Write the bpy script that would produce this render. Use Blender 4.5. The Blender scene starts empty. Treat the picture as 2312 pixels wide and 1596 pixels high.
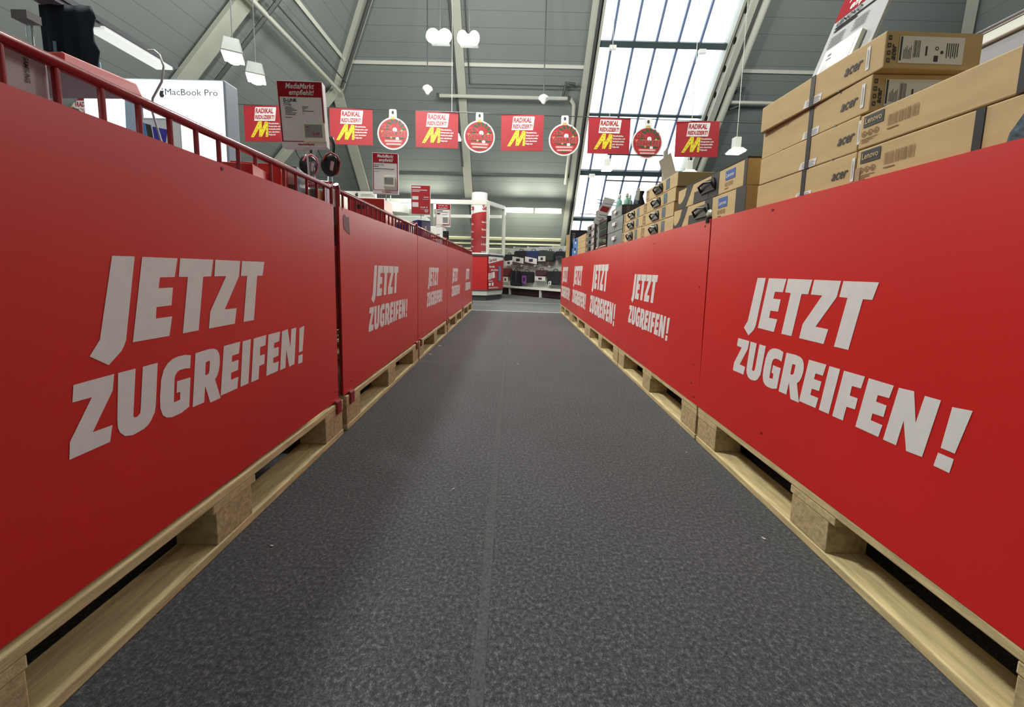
import bpy, math, random
from mathutils import Vector, Matrix
from mathutils.geometry import tessellate_polygon
random.seed(7)
S = bpy.context.scene
COL = S.collection
V = Vector
rad = math.radians

# ---------------------------------------------------------------- camera
FPX, CY, PITCH, YAW, ROLL, HC = 871.89, 703.4, 0.1061, 0.0028, 0.0220, 0.6701
cp, sp, cw, sw = math.cos(PITCH), math.sin(PITCH), math.cos(YAW), math.sin(YAW)
CF = V((sw*cp, cw*cp, -sp)); _r = V((cw, -sw, 0)); _u = _r.cross(CF)
CR = _r*math.cos(ROLL) + _u*math.sin(ROLL)
CU = -_r*math.sin(ROLL) + _u*math.cos(ROLL)
CC = V((0, 0, HC))
cam_data = bpy.data.cameras.new('camera')
cam_data.sensor_fit = 'HORIZONTAL'; cam_data.sensor_width = 36
cam_data.lens = FPX/2312*36
cam_data.shift_y = (CY-798)/2312
cam_data.clip_start = 0.02; cam_data.clip_end = 200
cam = bpy.data.objects.new('camera', cam_data); COL.objects.link(cam)
cam.matrix_world = Matrix(((CR.x, CU.x, -CF.x, CC.x), (CR.y, CU.y, -CF.y, CC.y), (CR.z, CU.z, -CF.z, CC.z), (0, 0, 0, 1)))
S.camera = cam

# ---------------------------------------------------------------- world, exposure
S.view_settings.view_transform = 'Standard'; S.view_settings.look = 'None'
S.view_settings.gamma = 1; S.view_settings.use_curve_mapping = False
S.view_settings.exposure = 0.7
W = bpy.data.worlds.new('overcast_sky'); S.world = W; W.use_nodes = True
W.node_tree.nodes['Background'].inputs[0].default_value = (0.86, 0.93, 1.0, 1)
W.node_tree.nodes['Background'].inputs[1].default_value = 2.0

def area(name, loc, size, power, col=(1, .97, .9), rot=(0, 0, 0)):
    l = bpy.data.lights.new(name, 'AREA'); l.shape = 'RECTANGLE'
    l.size, l.size_y = size; l.energy = power; l.color = col
    o = bpy.data.objects.new(name, l); COL.objects.link(o); o.location = loc; o.rotation_euler = rot
    return o
def point(name, loc, power, r=.3, col=(1, .985, .92)):
    l = bpy.data.lights.new(name, 'POINT'); l.energy = power; l.shadow_soft_size = r; l.color = col
    o = bpy.data.objects.new(name, l); COL.objects.link(o); o.location = loc; return o
# unseen lights added to brighten the hall; two belong to the bright lamp pair
for (x, y, z, pw) in [(-3.6, -3.0, 5.6, 50), (3.6, -3.0, 5.6, 25), (-2.2, 2.7, 4.9, 520), (3.4, 2.0, 5.4, 30),
                      (0.0, 5.2, 5.4, 320), (4.6, 5.8, 5.4, 190), (-1.4, 7.2, 4.5, 110), (-.87, 7.2, 4.5, 110), (7.5, 7.0, 5.0, 110)]:
    point('hall_lamp_and_fill', (x, y, z), pw)
# daylight enters through the roof window (portal guides the sky's light)
po = area('roof_window_portal', (3.73, 11.65, 5.0), (3.3, 8.6), 1, (1, 1, 1), (rad(-40.5), 0, 0)); po.data.cycles.is_portal = True

# ---------------------------------------------------------------- materials
MATS = {}
def hexc(r, g, b):
    f = lambda c: ((c/255+.055)/1.055)**2.4 if c > 10 else c/255/12.92
    return (f(r), f(g), f(b), 1)
def mat(name, rgb, rough=.5, metal=0, var=0, vs=30, bump=0, bs=200, emit=0, spec=.5, stretch=None, var2=None, alpha=1, trans=0, coat=0):
    if name in MATS: return MATS[name]
    m = bpy.data.materials.new(name); m.use_nodes = True; nt = m.node_tree; b = nt.nodes['Principled BSDF']
    c = hexc(*rgb)
    b.inputs['Base Color'].default_value = c; b.inputs['Roughness'].default_value = rough
    b.inputs['Metallic'].default_value = metal; b.inputs['Specular IOR Level'].default_value = spec
    b.inputs['Coat Weight'].default_value = coat
    if trans: b.inputs['Transmission Weight'].default_value = trans
    if emit:
        b.inputs['Emission Color'].default_value = c; b.inputs['Emission Strength'].default_value = emit
    if alpha < 1: b.inputs['Alpha'].default_value = alpha
    tc = nt.nodes.new('ShaderNodeTexCoord'); mp = nt.nodes.new('ShaderNodeMapping')
    nt.links.new(tc.outputs['Object'], mp.inputs[0])
    if stretch: mp.inputs['Scale'].default_value = stretch
    if var:
        n = nt.nodes.new('ShaderNodeTexNoise'); n.inputs['Scale'].default_value = vs; n.inputs['Detail'].default_value = 5
        nt.links.new(mp.outputs[0], n.inputs['Vector'])
        r = nt.nodes.new('ShaderNodeValToRGB'); nt.links.new(n.outputs[0], r.inputs[0])
        r.color_ramp.elements[0].position = .3; r.color_ramp.elements[1].position = .7
        lo = hexc(*var2) if var2 else tuple(x*(1-var) for x in c[:3])+(1,)
        r.color_ramp.elements[0].color = lo
        r.color_ramp.elements[1].color = tuple(min(1, x*(1+var*.6)) for x in c[:3])+(1,)
        nt.links.new(r.outputs[0], b.inputs['Base Color'])
    if bump:
        n2 = nt.nodes.new('ShaderNodeTexNoise'); n2.inputs['Scale'].default_value = bs; n2.inputs['Detail'].default_value = 4
        nt.links.new(mp.outputs[0], n2.inputs['Vector'])
        bp = nt.nodes.new('ShaderNodeBump'); bp.inputs['Strength'].default_value = bump; bp.inputs['Distance'].default_value = .002
        nt.links.new(n2.outputs[0], bp.inputs['Height']); nt.links.new(bp.outputs[0], b.inputs['Normal'])
    MATS[name] = m
    return m
M_red = mat('red_board', (208, 28, 24), .42, var=.05, vs=3, bump=.05, bs=300, coat=.45)
M_red.node_tree.nodes['Principled BSDF'].inputs['Coat Roughness'].default_value = .42
M_redmetal = mat('red_lacquered_steel', (150, 24, 34), .22, var=.08, vs=20, coat=.3)
M_white = mat('white_print', (228, 228, 226), .5, var=.04, vs=40)
M_wood = mat('pine_plank', (208, 190, 142), .7, var=.28, vs=14, stretch=(6, .8, 6), bump=.3, bs=60)
M_wood2 = mat('pine_cross_plank', (202, 184, 136), .7, var=.28, vs=14, stretch=(.8, 6, 6), bump=.3, bs=60)
M_chip = mat('chip_block', (188, 168, 126), .85, var=.3, vs=70, bump=.6, bs=120)
M_card = mat('cardboard', (196, 170, 122), .75, var=.08, vs=8, stretch=(1, 1, 6), bump=.12, bs=150)
M_card2 = mat('cardboard_pale', (202, 178, 130), .75, var=.08, vs=8, stretch=(1, 1, 6), bump=.12, bs=150)
M_seam = mat('cardboard_edge_shadow_gap', (120, 92, 56), .8)
M_print = mat('dark_print', (62, 58, 54), .7)
M_brownprint = mat('brown_print', (138, 108, 70), .8)
M_strap = mat('black_strap', (46, 46, 50), .4)
M_black = mat('black_plastic', (26, 26, 28), .35)
M_charcoal = mat('charcoal_print', (58, 58, 58), .6)
M_label = mat('white_label', (226, 226, 224), .5)
M_blue = mat('blue_label', (62, 98, 170), .5)
M_greybox = mat('grey_box_board', (116, 122, 124), .5, var=.06, vs=6)
M_mdf = mat('raw_fibreboard', (170, 132, 84), .8, var=.1, vs=60)
M_gloss = mat('glossy_black', (14, 15, 17), .08, coat=.6)
M_steelw = mat('white_painted_steel', (190, 192, 184), .4)
M_beam = mat('grey_painted_beam', (158, 160, 150), .55, var=.06, vs=3)
M_pipe = mat('pale_pipe', (176, 178, 168), .4)
M_dark = mat('dark_steel', (62, 66, 66), .5)
M_whitep = mat('white_plastic', (222, 224, 218), .35)
M_yellow = mat('yellow_print', (226, 208, 50), .5)
M_redp = mat('red_print', (170, 34, 42), .5)
M_redl = mat('pale_red_print', (214, 110, 108), .5)
M_green = mat('green_print', (44, 84, 56), .5)
M_gold = mat('gold_print', (196, 170, 92), .5)
M_greyp = mat('grey_print', (120, 120, 122), .6)
M_ink = mat('eink_screen', (138, 140, 142), .3)
M_navy = mat('navy_fabric', (34, 46, 60), .85, var=.15, vs=60)

def carpet_mat():
    m = bpy.data.materials.new('charcoal_needle_felt'); m.use_nodes = True; nt = m.node_tree; b = nt.nodes['Principled BSDF']
    tc = nt.nodes.new('ShaderNodeTexCoord')
    def noise(sc, det, ro=.6):
        n = nt.nodes.new('ShaderNodeTexNoise'); n.inputs['Scale'].default_value = sc; n.inputs['Detail'].default_value = det
        n.inputs['Roughness'].default_value = ro
        nt.links.new(tc.outputs['Object'], n.inputs['Vector']); return n
    n1 = noise(430, 3, .8); n2 = noise(120, 5, .75); n3 = noise(1.3, 3)
    mx = nt.nodes.new('ShaderNodeMix'); mx.data_type = 'FLOAT'; mx.inputs[0].default_value = .6
    nt.links.new(n1.outputs[0], mx.inputs[2]); nt.links.new(n2.outputs[0], mx.inputs[3])
    r = nt.nodes.new('ShaderNodeValToRGB'); nt.links.new(mx.outputs[0], r.inputs[0])
    e = r.color_ramp.elements; e[0].position = .38; e[0].color = hexc(32, 35, 40); e[1].position = .68; e[1].color = hexc(134, 136, 136)
    k = r.color_ramp.elements.new(.52); k.color = hexc(68, 71, 75)
    hsv = nt.nodes.new('ShaderNodeHueSaturation'); nt.links.new(r.outputs[0], hsv.inputs['Color'])
    mr = nt.nodes.new('ShaderNodeMapRange'); mr.inputs[1].default_value = .3; mr.inputs[2].default_value = .7; mr.inputs[3].default_value = .88; mr.inputs[4].default_value = 1.12
    nt.links.new(n3.outputs[0], mr.inputs[0]); nt.links.new(mr.outputs[0], hsv.inputs['Value'])
    nt.links.new(hsv.outputs[0], b.inputs['Base Color']); b.inputs['Roughness'].default_value = .95
    b.inputs['Specular IOR Level'].default_value = .25; b.inputs['Sheen Weight'].default_value = .25; b.inputs['Sheen Roughness'].default_value = .4
    bp = nt.nodes.new('ShaderNodeBump'); bp.inputs['Strength'].default_value = .6; bp.inputs['Distance'].default_value = .003
    nt.links.new(n2.outputs[0], bp.inputs['Height']); nt.links.new(bp.outputs[0], b.inputs['Normal'])
    return m
def roof_mat(name, rgb):
    # sheet panels: thin dark seams every 26 cm of height
    m = bpy.data.materials.new(name); m.use_nodes = True; nt = m.node_tree; b = nt.nodes['Principled BSDF']
    tc = nt.nodes.new('ShaderNodeTexCoord'); sx = nt.nodes.new('ShaderNodeSeparateXYZ'); nt.links.new(tc.outputs['Object'], sx.inputs[0])
    def mth(op, a, bb=None):
        n = nt.nodes.new('ShaderNodeMath'); n.operation = op
        for i, v in enumerate((a, bb)):
            if v is None: continue
            if isinstance(v, (int, float)): n.inputs[i].default_value = v
            else: nt.links.new(v, n.inputs[i])
        return n.outputs[0]
    f = mth('FRACT', mth('DIVIDE', mth('ADD', sx.outputs[2], .11), .262))
    g = mth('LESS_THAN', f, .035)
    n = nt.nodes.new('ShaderNodeTexNoise'); n.inputs['Scale'].default_value = .8; n.inputs['Detail'].default_value = 4
    nt.links.new(tc.outputs['Object'], n.inputs['Vector'])
    r = nt.nodes.new('ShaderNodeValToRGB'); nt.links.new(n.outputs[0], r.inputs[0])
    c = hexc(*rgb); r.color_ramp.elements[0].color = tuple(x*.93 for x in c[:3])+(1,); r.color_ramp.elements[1].color = tuple(x*1.07 for x in c[:3])+(1,)
    mx = nt.nodes.new('ShaderNodeMix'); mx.data_type = 'RGBA'; nt.links.new(g, mx.inputs[0]); nt.links.new(r.outputs[0], mx.inputs[6])
    mx.inputs[7].default_value = tuple(x*.62 for x in c[:3])+(1,)
    nt.links.new(mx.outputs[2], b.inputs['Base Color']); b.inputs['Roughness'].default_value = .6; b.inputs['Specular IOR Level'].default_value = .3
    return m
def clear_mat(name, tint=(1, 1, 1), refl=.1):
    m = bpy.data.materials.new(name); m.use_nodes = True; nt = m.node_tree; nt.nodes.remove(nt.nodes['Principled BSDF'])
    out = nt.nodes['Material Output']; t = nt.nodes.new('ShaderNodeBsdfTransparent'); t.inputs[0].default_value = (*tint, 1)
    g = nt.nodes.new('ShaderNodeBsdfGlossy'); g.inputs['Roughness'].default_value = .02; g.inputs[0].default_value = (1, 1, 1, 1)
    fr = nt.nodes.new('ShaderNodeFresnel'); fr.inputs[0].default_value = 1.45
    mm = nt.nodes.new('ShaderNodeMath'); mm.operation = 'MULTIPLY_ADD'; mm.inputs[1].default_value = .8; mm.inputs[2].default_value = refl*.3
    nt.links.new(fr.outputs[0], mm.inputs[0])
    mx = nt.nodes.new('ShaderNodeMixShader'); nt.links.new(mm.outputs[0], mx.inputs[0]); nt.links.new(t.outputs[0], mx.inputs[1]); nt.links.new(g.outputs[0], mx.inputs[2])
    nt.links.new(mx.outputs[0], out.inputs[0])
    return m
M_carpet = carpet_mat()
M_roof = roof_mat('grey_sheet_roof', (110, 118, 116))
M_glass = clear_mat('window_glass', (.97, .99, 1))
M_acryl = clear_mat('clear_acrylic', (.93, .96, 1), .25)
def glow(name, rgb, k): return mat(name, rgb, .5, emit=k)
M_lamp = glow('lamp_bulb', (255, 250, 225), 14)
M_lampsoft = glow('lamp_diffuser', (252, 255, 240), 2.0)
M_tube = glow('fluorescent_tube', (255, 250, 215), 7)
M_screen = glow('lit_advert_screen', (240, 246, 250), .6)

# ---------------------------------------------------------------- mesh helpers
class MB:
    def __init__(s): s.v = []; s.f = []
    def add(s, vs, fs):
        k = len(s.v); s.v += [tuple(v) for v in vs]; s.f += [tuple(i+k for i in f) for f in fs]; return s
    def box(s, x0, x1, y0, y1, z0, z1):
        return s.add([(x, y, z) for z in (z0, z1) for y in (y0, y1) for x in (x0, x1)],
                     [(0, 2, 3, 1), (4, 5, 7, 6), (0, 1, 5, 4), (2, 6, 7, 3), (0, 4, 6, 2), (1, 3, 7, 5)])
    def hexa(s, p):  # 8 corners: bottom quad then top quad
        return s.add(p, [(0, 3, 2, 1), (4, 5, 6, 7), (0, 1, 5, 4), (1, 2, 6, 5), (2, 3, 7, 6), (3, 0, 4, 7)])
    def bar(s, a, b, w, h, up=V((0, 0, 1))):  # rectangular bar from a to b
        a, b = V(a), V(b); d = (b-a).normalized(); x = d.cross(up).normalized(); y = x.cross(d)
        q = [x*i*w/2+y*j*h/2 for i, j in ((-1, -1), (1, -1), (1, 1), (-1, 1))]
        return s.hexa([a+k for k in q]+[b+k for k in q])
    def tube(s, a, b, r, n=10, r2=None):
        a, b = V(a), V(b); d = (b-a).normalized(); x = d.orthogonal().normalized(); y = d.cross(x); r2 = r if r2 is None else r2
        vs = [a+(x*math.cos(t)+y*math.sin(t))*r for t in [2*math.pi*i/n for i in range(n)]]
        vs += [b+(x*math.cos(t)+y*math.sin(t))*r2 for t in [2*math.pi*i/n for i in range(n)]]
        return s.add(vs, [(i, (i+1) % n, n+(i+1) % n, n+i) for i in range(n)]+[tuple(range(n))[::-1], tuple(range(n, 2*n))])
    def path(s, pts, r, n=8):
        P = [V(p) for p in pts]; m = len(P); vs = []; px = None
        for i in range(m):
            d = (P[min(i+1, m-1)]-P[max(i-1, 0)]).normalized()
            px = d.orthogonal().normalized() if px is None else (px-d*px.dot(d)).normalized()
            y = d.cross(px)
            rr = r[i] if isinstance(r, (list, tuple)) else r
            vs += [P[i]+(px*math.cos(2*math.pi*k/n)+y*math.sin(2*math.pi*k/n))*rr for k in range(n)]
        fs = [(i*n+k, i*n+(k+1) % n, (i+1)*n+(k+1) % n, (i+1)*n+k) for i in range(m-1) for k in range(n)]
        return s.add(vs, fs+[tuple(range(n))[::-1], tuple(range((m-1)*n, m*n))])
    def lathe(s, prof, c=(0, 0, 0), n=20, sc=(1, 1)):
        vs = [(c[0]+r*math.cos(2*math.pi*k/n)*sc[0], c[1]+r*math.sin(2*math.pi*k/n)*sc[1], c[2]+z) for r, z in prof for k in range(n)]
        m = len(prof)
        fs = [(i*n+k, i*n+(k+1) % n, (i+1)*n+(k+1) % n, (i+1)*n+k) for i in range(m-1) for k in range(n)]
        return s.add(vs, fs+[tuple(range(n))[::-1], tuple(range((m-1)*n, m*n))])
    def ball(s, c, r, n=12):
        rx, ry, rz = (r, r, r) if isinstance(r, (int, float)) else r
        vs = []; fs = []
        for i in range(n+1):
            t = math.pi*i/n
            for k in range(n*2):
                p = math.pi*k/n
                vs.append((c[0]+rx*math.sin(t)*math.cos(p), c[1]+ry*math.sin(t)*math.sin(p), c[2]+rz*math.cos(t)))
        m = n*2
        for i in range(n):
            for k in range(m): fs.append((i*m+k, (i+1)*m+k, (i+1)*m+(k+1) % m, i*m+(k+1) % m))
        return s.add(vs, fs)
    def flat(s, loops, fr, off=.0008):   # printed shape lying on a face
        pts = [V((a, b, 0)) for l in loops for a, b in l]
        tri = tessellate_polygon([[V((a, b, 0)) for a, b in l] for l in loops])
        vs = [fr.P(p.x, p.y, off) for p in pts]; out = []
        for t in tri:
            a, b, c = (pts[i] for i in t)
            out.append(t if (b-a).cross(c-a).z > 0 else (t[0], t[2], t[1]))
        return s.add(vs, out)
    def slab(s, loop, fr, d0, d1):   # closed outline extruded between two offsets
        n = len(loop); s.flat([loop], fr, d1)
        k = len(s.v); s.v += [tuple(fr.P(a, b, d0)) for a, b in loop]+[tuple(fr.P(a, b, d1)) for a, b in loop]
        s.f += [(k+i, k+(i+1) % n, k+n+(i+1) % n, k+n+i) for i in range(n)]
        tri = tessellate_polygon([[V((a, b, 0)) for a, b in loop]]); s.f += [tuple(k+i for i in t) for t in tri]
        return s
    def build(s, name, m, parent=None, bevel=0, smooth=False, loc=None):
        me = bpy.data.meshes.new(name); me.from_pydata(s.v, [], s.f); me.validate(); me.materials.append(m)
        o = bpy.data.objects.new(name, me); COL.objects.link(o)
        if parent: o.parent = parent
        if loc: o.location = loc
        if bevel:
            b = o.modifiers.new('bevel', 'BEVEL'); b.width = bevel; b.segments = 2; b.limit_method = 'ANGLE'
        if smooth:
            for p in me.polygons: p.use_smooth = True
            try: me.set_sharp_from_angle(angle=rad(45))
            except Exception: pass
        return o
class Fr:   # a face: origin, reading direction, up, outward
    def __init__(s, o, u, v): s.o = V(o); s.u = V(u).normalized(); s.v = V(v).normalized(); s.n = s.u.cross(s.v)
    def P(s, a, b, c=0): return s.o+s.u*a+s.v*b+s.n*c
def rect(x0, y0, x1, y1): return [(x0, y0), (x1, y0), (x1, y1), (x0, y1)]
def disc(cx, cy, r, n=24, ry=None): return [(cx+r*math.cos(2*math.pi*i/n), cy+(ry or r)*math.sin(2*math.pi*i/n)) for i in range(n)]
def rrect(x0, y0, x1, y1, r, n=4):
    o = []
    for cx, cy, a in ((x1-r, y1-r, 0), (x0+r, y1-r, 90), (x0+r, y0+r, 180), (x1-r, y0+r, 270)):
        o += [(cx+r*math.cos(rad(a+90*i/n)), cy+r*math.sin(rad(a+90*i/n))) for i in range(n+1)]
    return o
TXT = {}
def text(mb, s, fr, x, y, h, w=None, bold=0, shear=0, align='l', off=.0012, rot=0):
    """lettering: cap height h, optional total width w, lower left corner at x, y"""
    key = (s, bold)
    if key not in TXT:
        c = bpy.data.curves.new('t', 'FONT'); c.body = s; c.size = 1; c.offset = bold; c.resolution_u = 2
        o = bpy.data.objects.new('t', c); me = bpy.data.meshes.new_from_object(o)
        TXT[key] = ([tuple(v.co) for v in me.vertices], [tuple(p.vertices) for p in me.polygons])
        bpy.data.objects.remove(o); bpy.data.curves.remove(c); bpy.data.meshes.remove(me)
    vs, fs = TXT[key]
    if not vs: return
    x0 = min(v[0] for v in vs); x1 = max(v[0] for v in vs)
    sc = h/.70; sx = sc if w is None else w/(x1-x0)
    tot = (x1-x0)*sx
    ox = {'l': 0, 'c': -tot/2, 'r': -tot}[align]
    ca, sa = math.cos(rad(rot)), math.sin(rad(rot)); out = []
    for v in vs:
        a = (v[0]-x0)*sx+ox+shear*v[1]*sc; b = v[1]*sc
        out.append(fr.P(x+a*ca-b*sa, y+a*sa+b*ca, off))
    mb.add(out, fs)
def tag(o, label, cat, group=None, kind=None):
    if label: o['label'] = label
    if cat: o['category'] = cat
    if group: o['group'] = group
    if kind: o['kind'] = kind
    return o
def thing(name, label, cat, loc=(0, 0, 0), rz=0, group=None):
    o = bpy.data.objects.new(name, None); COL.objects.link(o); o.empty_display_size = .1
    o.location = loc; o.rotation_euler = (0, 0, rz)
    return tag(o, label, cat, group)
def struct(name, mb, m, **k):
    o = mb.build(name, m, **k); o['kind'] = 'structure'; return o
def copy_tree(o, parent=None):
    c = o.copy(); COL.objects.link(c)
    if parent: c.parent = parent
    for ch in [x for x in bpy.data.objects if x.parent == o and x != c]: copy_tree(ch, c)
    return c
# rows of pallets: outer faces measured along the aisle
XL, KL, XR, KR = -.6616, .0031, .7653, .0107
def LX(y): return XL+KL*(y-2)
def RX(y): return XR+KR*(y-2)
RZL, RZR = -math.atan(KL), -math.atan(KR)
SL = [1.498+i*1.2336 for i in range(5)]   # far end of every pallet, left row
SR = [1.502+i*1.2106 for i in range(5)]

# ================================================================ the hall
EY, EZ, SLP = 15.0, 1.3, 1.17          # eaves of the far roof slope and its steepness
def RZ(y): return EZ+SLP*(EY-y)        # height of the far slope at depth y
NF = V((0, -SLP, -1)).normalized()     # inward normal of the far slope
def far(x, z, off=0): return V((x, EY-(z-EZ)/SLP, z))+NF*off
KX, KZ = -4.95, 5.63                   # knee point of the left hip
KYY = EY-(KZ-EZ)/SLP
def left(y, z, off=0): return V((KX+(z-KZ)/SLP, y, z))+V((SLP, 0, -1)).normalized()*off
HRX = 11.2; HRY = 10.3; HRZ = RZ(HRY)
ZT, ZB = 10.2, .8
def hipL(z): return V((KX+(z-KZ)/SLP, EY-(z-EZ)/SLP, z))
def hipR(z): return V((HRX-(z-HRZ)/SLP, EY-(z-EZ)/SLP, z))
WX0, WX1, WZ0, WZ1 = 2.08, 5.38, 2.0, 8.6      # roof window
m = MB()
def fq(mb, a, b, c, d): mb.add([a, b, c, d], [(0, 1, 2, 3)])
fq(m, hipL(ZB), far(WX0, ZB), far(WX0, ZT), hipL(ZT))
fq(m, far(WX1, ZB), hipR(ZB), hipR(ZT), far(WX1, ZT))
fq(m, far(WX0, ZB), far(WX1, ZB), far(WX1, WZ0), far(WX0, WZ0))
fq(m, far(WX0, WZ1), far(WX1, WZ1), far(WX1, ZT), far(WX0, ZT))
struct('roof_far', m, M_roof)
m = MB(); fq(m, left(-8, ZB), hipL(ZB), hipL(ZT), left(-8, ZT)); struct('roof_left', m, M_roof)
m = MB(); fq(m, hipR(ZB), V((HRX-(ZB-HRZ)/SLP, -8, ZB)), V((HRX-(ZT-HRZ)/SLP, -8, ZT)), hipR(ZT)); struct('roof_right', m, M_roof)
hl, hr = hipL(ZT), hipR(ZT)
m = MB(); m.box(hl.x-.2, hr.x+.2, -8, hl.y+.1, ZT, ZT+.1); struct('ceiling', m, M_roof)
m = MB(); m.box(-10, 17, -8.1, -8, 0, ZT+.1); struct('wall_back', m, mat('plaster', (170, 172, 165), .7, var=.05, vs=2))
mw = mat('plaster', (170, 172, 165))
hb, hbr = hipL(ZB), hipR(ZB)
m = MB(); m.box(hb.x-.3, hbr.x+.3, hb.y-.05, hb.y+.1, 0, ZB+.1); struct('wall_far', m, mw)
m = MB(); m.box(hb.x-.15, hb.x, -8, hb.y, 0, ZB+.1); struct('wall_left', m, mw)
m = MB(); m.box(hbr.x, hbr.x+.15, -8, hbr.y, 0, ZB+.1); struct('wall_right', m, mw)
m = MB(); m.box(-10, 17, -8, 6.28, -.02, 0); struct('floor', m, M_carpet)
M_floor2 = mat('grey_floor_covering', (88, 92, 92), .8, var=.12, vs=60, bump=.1, bs=200)
m = MB(); m.box(-10, 17, 6.28, 16, -.02, 0); o = struct('floor_far', m, M_floor2)
M_line = mat('pale_joint_strip', (190, 196, 192), .5)
m = MB(); m.hexa([(-2, 6.53, 0), (3, 6.02, 0), (3, 6.05, 0), (-2, 6.56, 0), (-2, 6.53, .002), (3, 6.02, .002), (3, 6.05, .002), (-2, 6.56, .002)]); struct('trim_1', m, M_line)
m = MB(); m.hexa([(-2, 8.30, 0), (3, 7.83, 0), (3, 7.85, 0), (-2, 8.32, 0), (-2, 8.30, .002), (3, 7.83, .002), (3, 7.85, .002), (-2, 8.32, .002)]); struct('trim_2', m, M_line)
# butt joint between two carpet widths
m = MB(); m.box(-.052, -.030, -2, 6.2, 0, .0012); struct('trim_3', m, mat('carpet_joint', (74, 76, 78), .95, var=.45, vs=160))

# roof window: frame bars, panes
w = thing('window_1', None, None); w['kind'] = 'structure'
xs = [WX0+.0]+[2.43, 2.99, 3.56, 4.12, 4.68]+[WX1-.05]
zs = [(WZ0+.05, .10, .10), (2.55, .12, .1), (3.87, .16, .12), (5.2, .07, .08), (6.5, .14, .12), (7.8, .12, .08), (WZ1, .1, .1)]
M_mull = mat('blue_grey_glazing_bar', (92, 108, 140), .4)
M_rail = mat('dark_glazing_rail', (52, 66, 70), .5)
m = MB()
for x in xs[1:-1]: m.bar(far(x, WZ0, 0), far(x, WZ1, 0), .055, .07, NF)
m.build('glazing_bars', M_mull, w)
for z, h, d in zs:
    m = MB(); m.bar(far(WX0-.02, z, .02), far(WX1+.02, z, .02), h, d, NF); m.build('cross_rail', M_rail, w)
m = MB(); fq(m, far(WX0, WZ0, -.02), far(WX1, WZ0, -.02), far(WX1, WZ1, -.02), far(WX0, WZ1, -.02)); m.build('pane', M_glass, w)
for x in (WX0, WX1):   # pale reveals of the opening
    m = MB(); m.bar(far(x, WZ0, 0), far(x, WZ1, 0), .06, .3, NF); m.build('window_frame', M_beam, w)
for x, z in ((2.45, 6.45), (4.75, 6.42), (2.5, 3.82)):
    o = MB().box(-.09, .09, -.05, .05, -.05, .05).build('window_motor', M_whitep, w, bevel=.01, loc=far(x, z, .12))

# rafters and columns
def rafter(x, z0, z1, wd=.24, side=far):
    m = MB(); m.bar(far(x, z0, .09), far(x, z1, .09), wd, .05, NF); m.bar(far(x, z0, .02), far(x, z1, .02), .03, .16, NF)
    return m
n = [0]
def raf(mb, mt=M_beam, label='x'):
    n[0] += 1; return struct('trim_%d' % (3+n[0]), mb, mt)
raf(rafter(-1.50, 3.1, ZT-.1, .26)); raf(rafter(-4.95, 3.1, 5.63, .30))
raf(rafter(2.0-.13, 1.0, ZT-.1, .17))
m = MB(); m.box(-.25, .25, -.1, .1, -.03, .03); m.build('trim_base_plate', M_dark, loc=far(-1.5, 3.08, .08))['kind'] = 'structure'
m = MB(); m.tube(far(-1.5, 3.05, .08), far(-1.45, .9, .08), .035); raf(m, M_dark)
# hip beam, left-hand rafters
m = MB(); nh = V((SLP, -SLP, -2)).normalized(); m.bar(hipL(KZ)+nh*.06, hipL(ZT-.1)+nh*.06, .3, .1, nh); raf(m)
for y in (11.2, 7.6, 4.0, .4):
    m = MB(); m.bar(left(y, 1.0, .09), left(y, KZ if y > 10 else ZT-.1, .09), .34, .08, V((SLP, 0, -1)).normalized()); raf(m)
m = MB(); m.bar(hipR(1.5)+V((-.08, -.08, -.1)), hipR(ZT-.2)+V((-.08, -.08, -.1)), .2, .1, V((-1, -1, -1)).normalized()); raf(m)
# purlins on the far slope and along the left slope
for z, r in ((6.1, .045), (9.0, .045)):
    a, b = hipL(z), hipR(z)
    m = MB(); m.bar(V((a.x, a.y, z))+NF*.04, V((WX0-.2, a.y, z))+NF*.04, .08, .06, NF); raf(m, M_steelw)
    m = MB(); m.bar(V((WX1+.3, a.y, z))+NF*.04, V((b.x, b.y, z))+NF*.04, .08, .06, NF); raf(m, M_steelw)
    m = MB(); m.bar(left(-6, z, .04), left(a.y, z, .04), .08, .06, V((SLP, 0, -1)).normalized()); raf(m, M_steelw)
m = MB(); m.bar(far(-4, 3.72, .03), far(1.8, 3.72, .03), .03, .03, NF); raf(m, M_dark)
for z, h in ((1.86, .10), (1.68, .03), (1.5, .03)):
    m = MB(); m.bar(far(-3, z, .05), far(WX0-.2, z, .05), h, .06, NF); raf(m, mat('pale_yellow_rail', (206, 206, 172), .5))
# perforated web beam right of the roof window
WB = 5.46
fr = Fr(far(WB, 1.6, 0), (0, -1, SLP), NF)      # along the slope, away from the roof
L = (far(WB, ZT-.2)-far(WB, 1.6)).length
plate = MB(); holes = [disc(s*.62+.4, .17, .085, 14) for s in range(int(L/.62)-1)]
plate.flat([rect(0, 0, L, .34)]+holes, fr, -.008); plate.flat([rect(0, 0, L, .34)]+holes, Fr(fr.o, fr.u, fr.v), .008)
struct('trim_perforated_beam', plate, M_beam)
m = MB(); m.bar(far(WB+.06, 1.6, .35), far(WB+.06, ZT-.2, .35), .16, .02, NF); raf(m)
m = MB(); m.bar(far(WB+.22, 1.6, .05), far(WB+.22, ZT-.2, .05), .2, .08, NF); raf(m)

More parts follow.
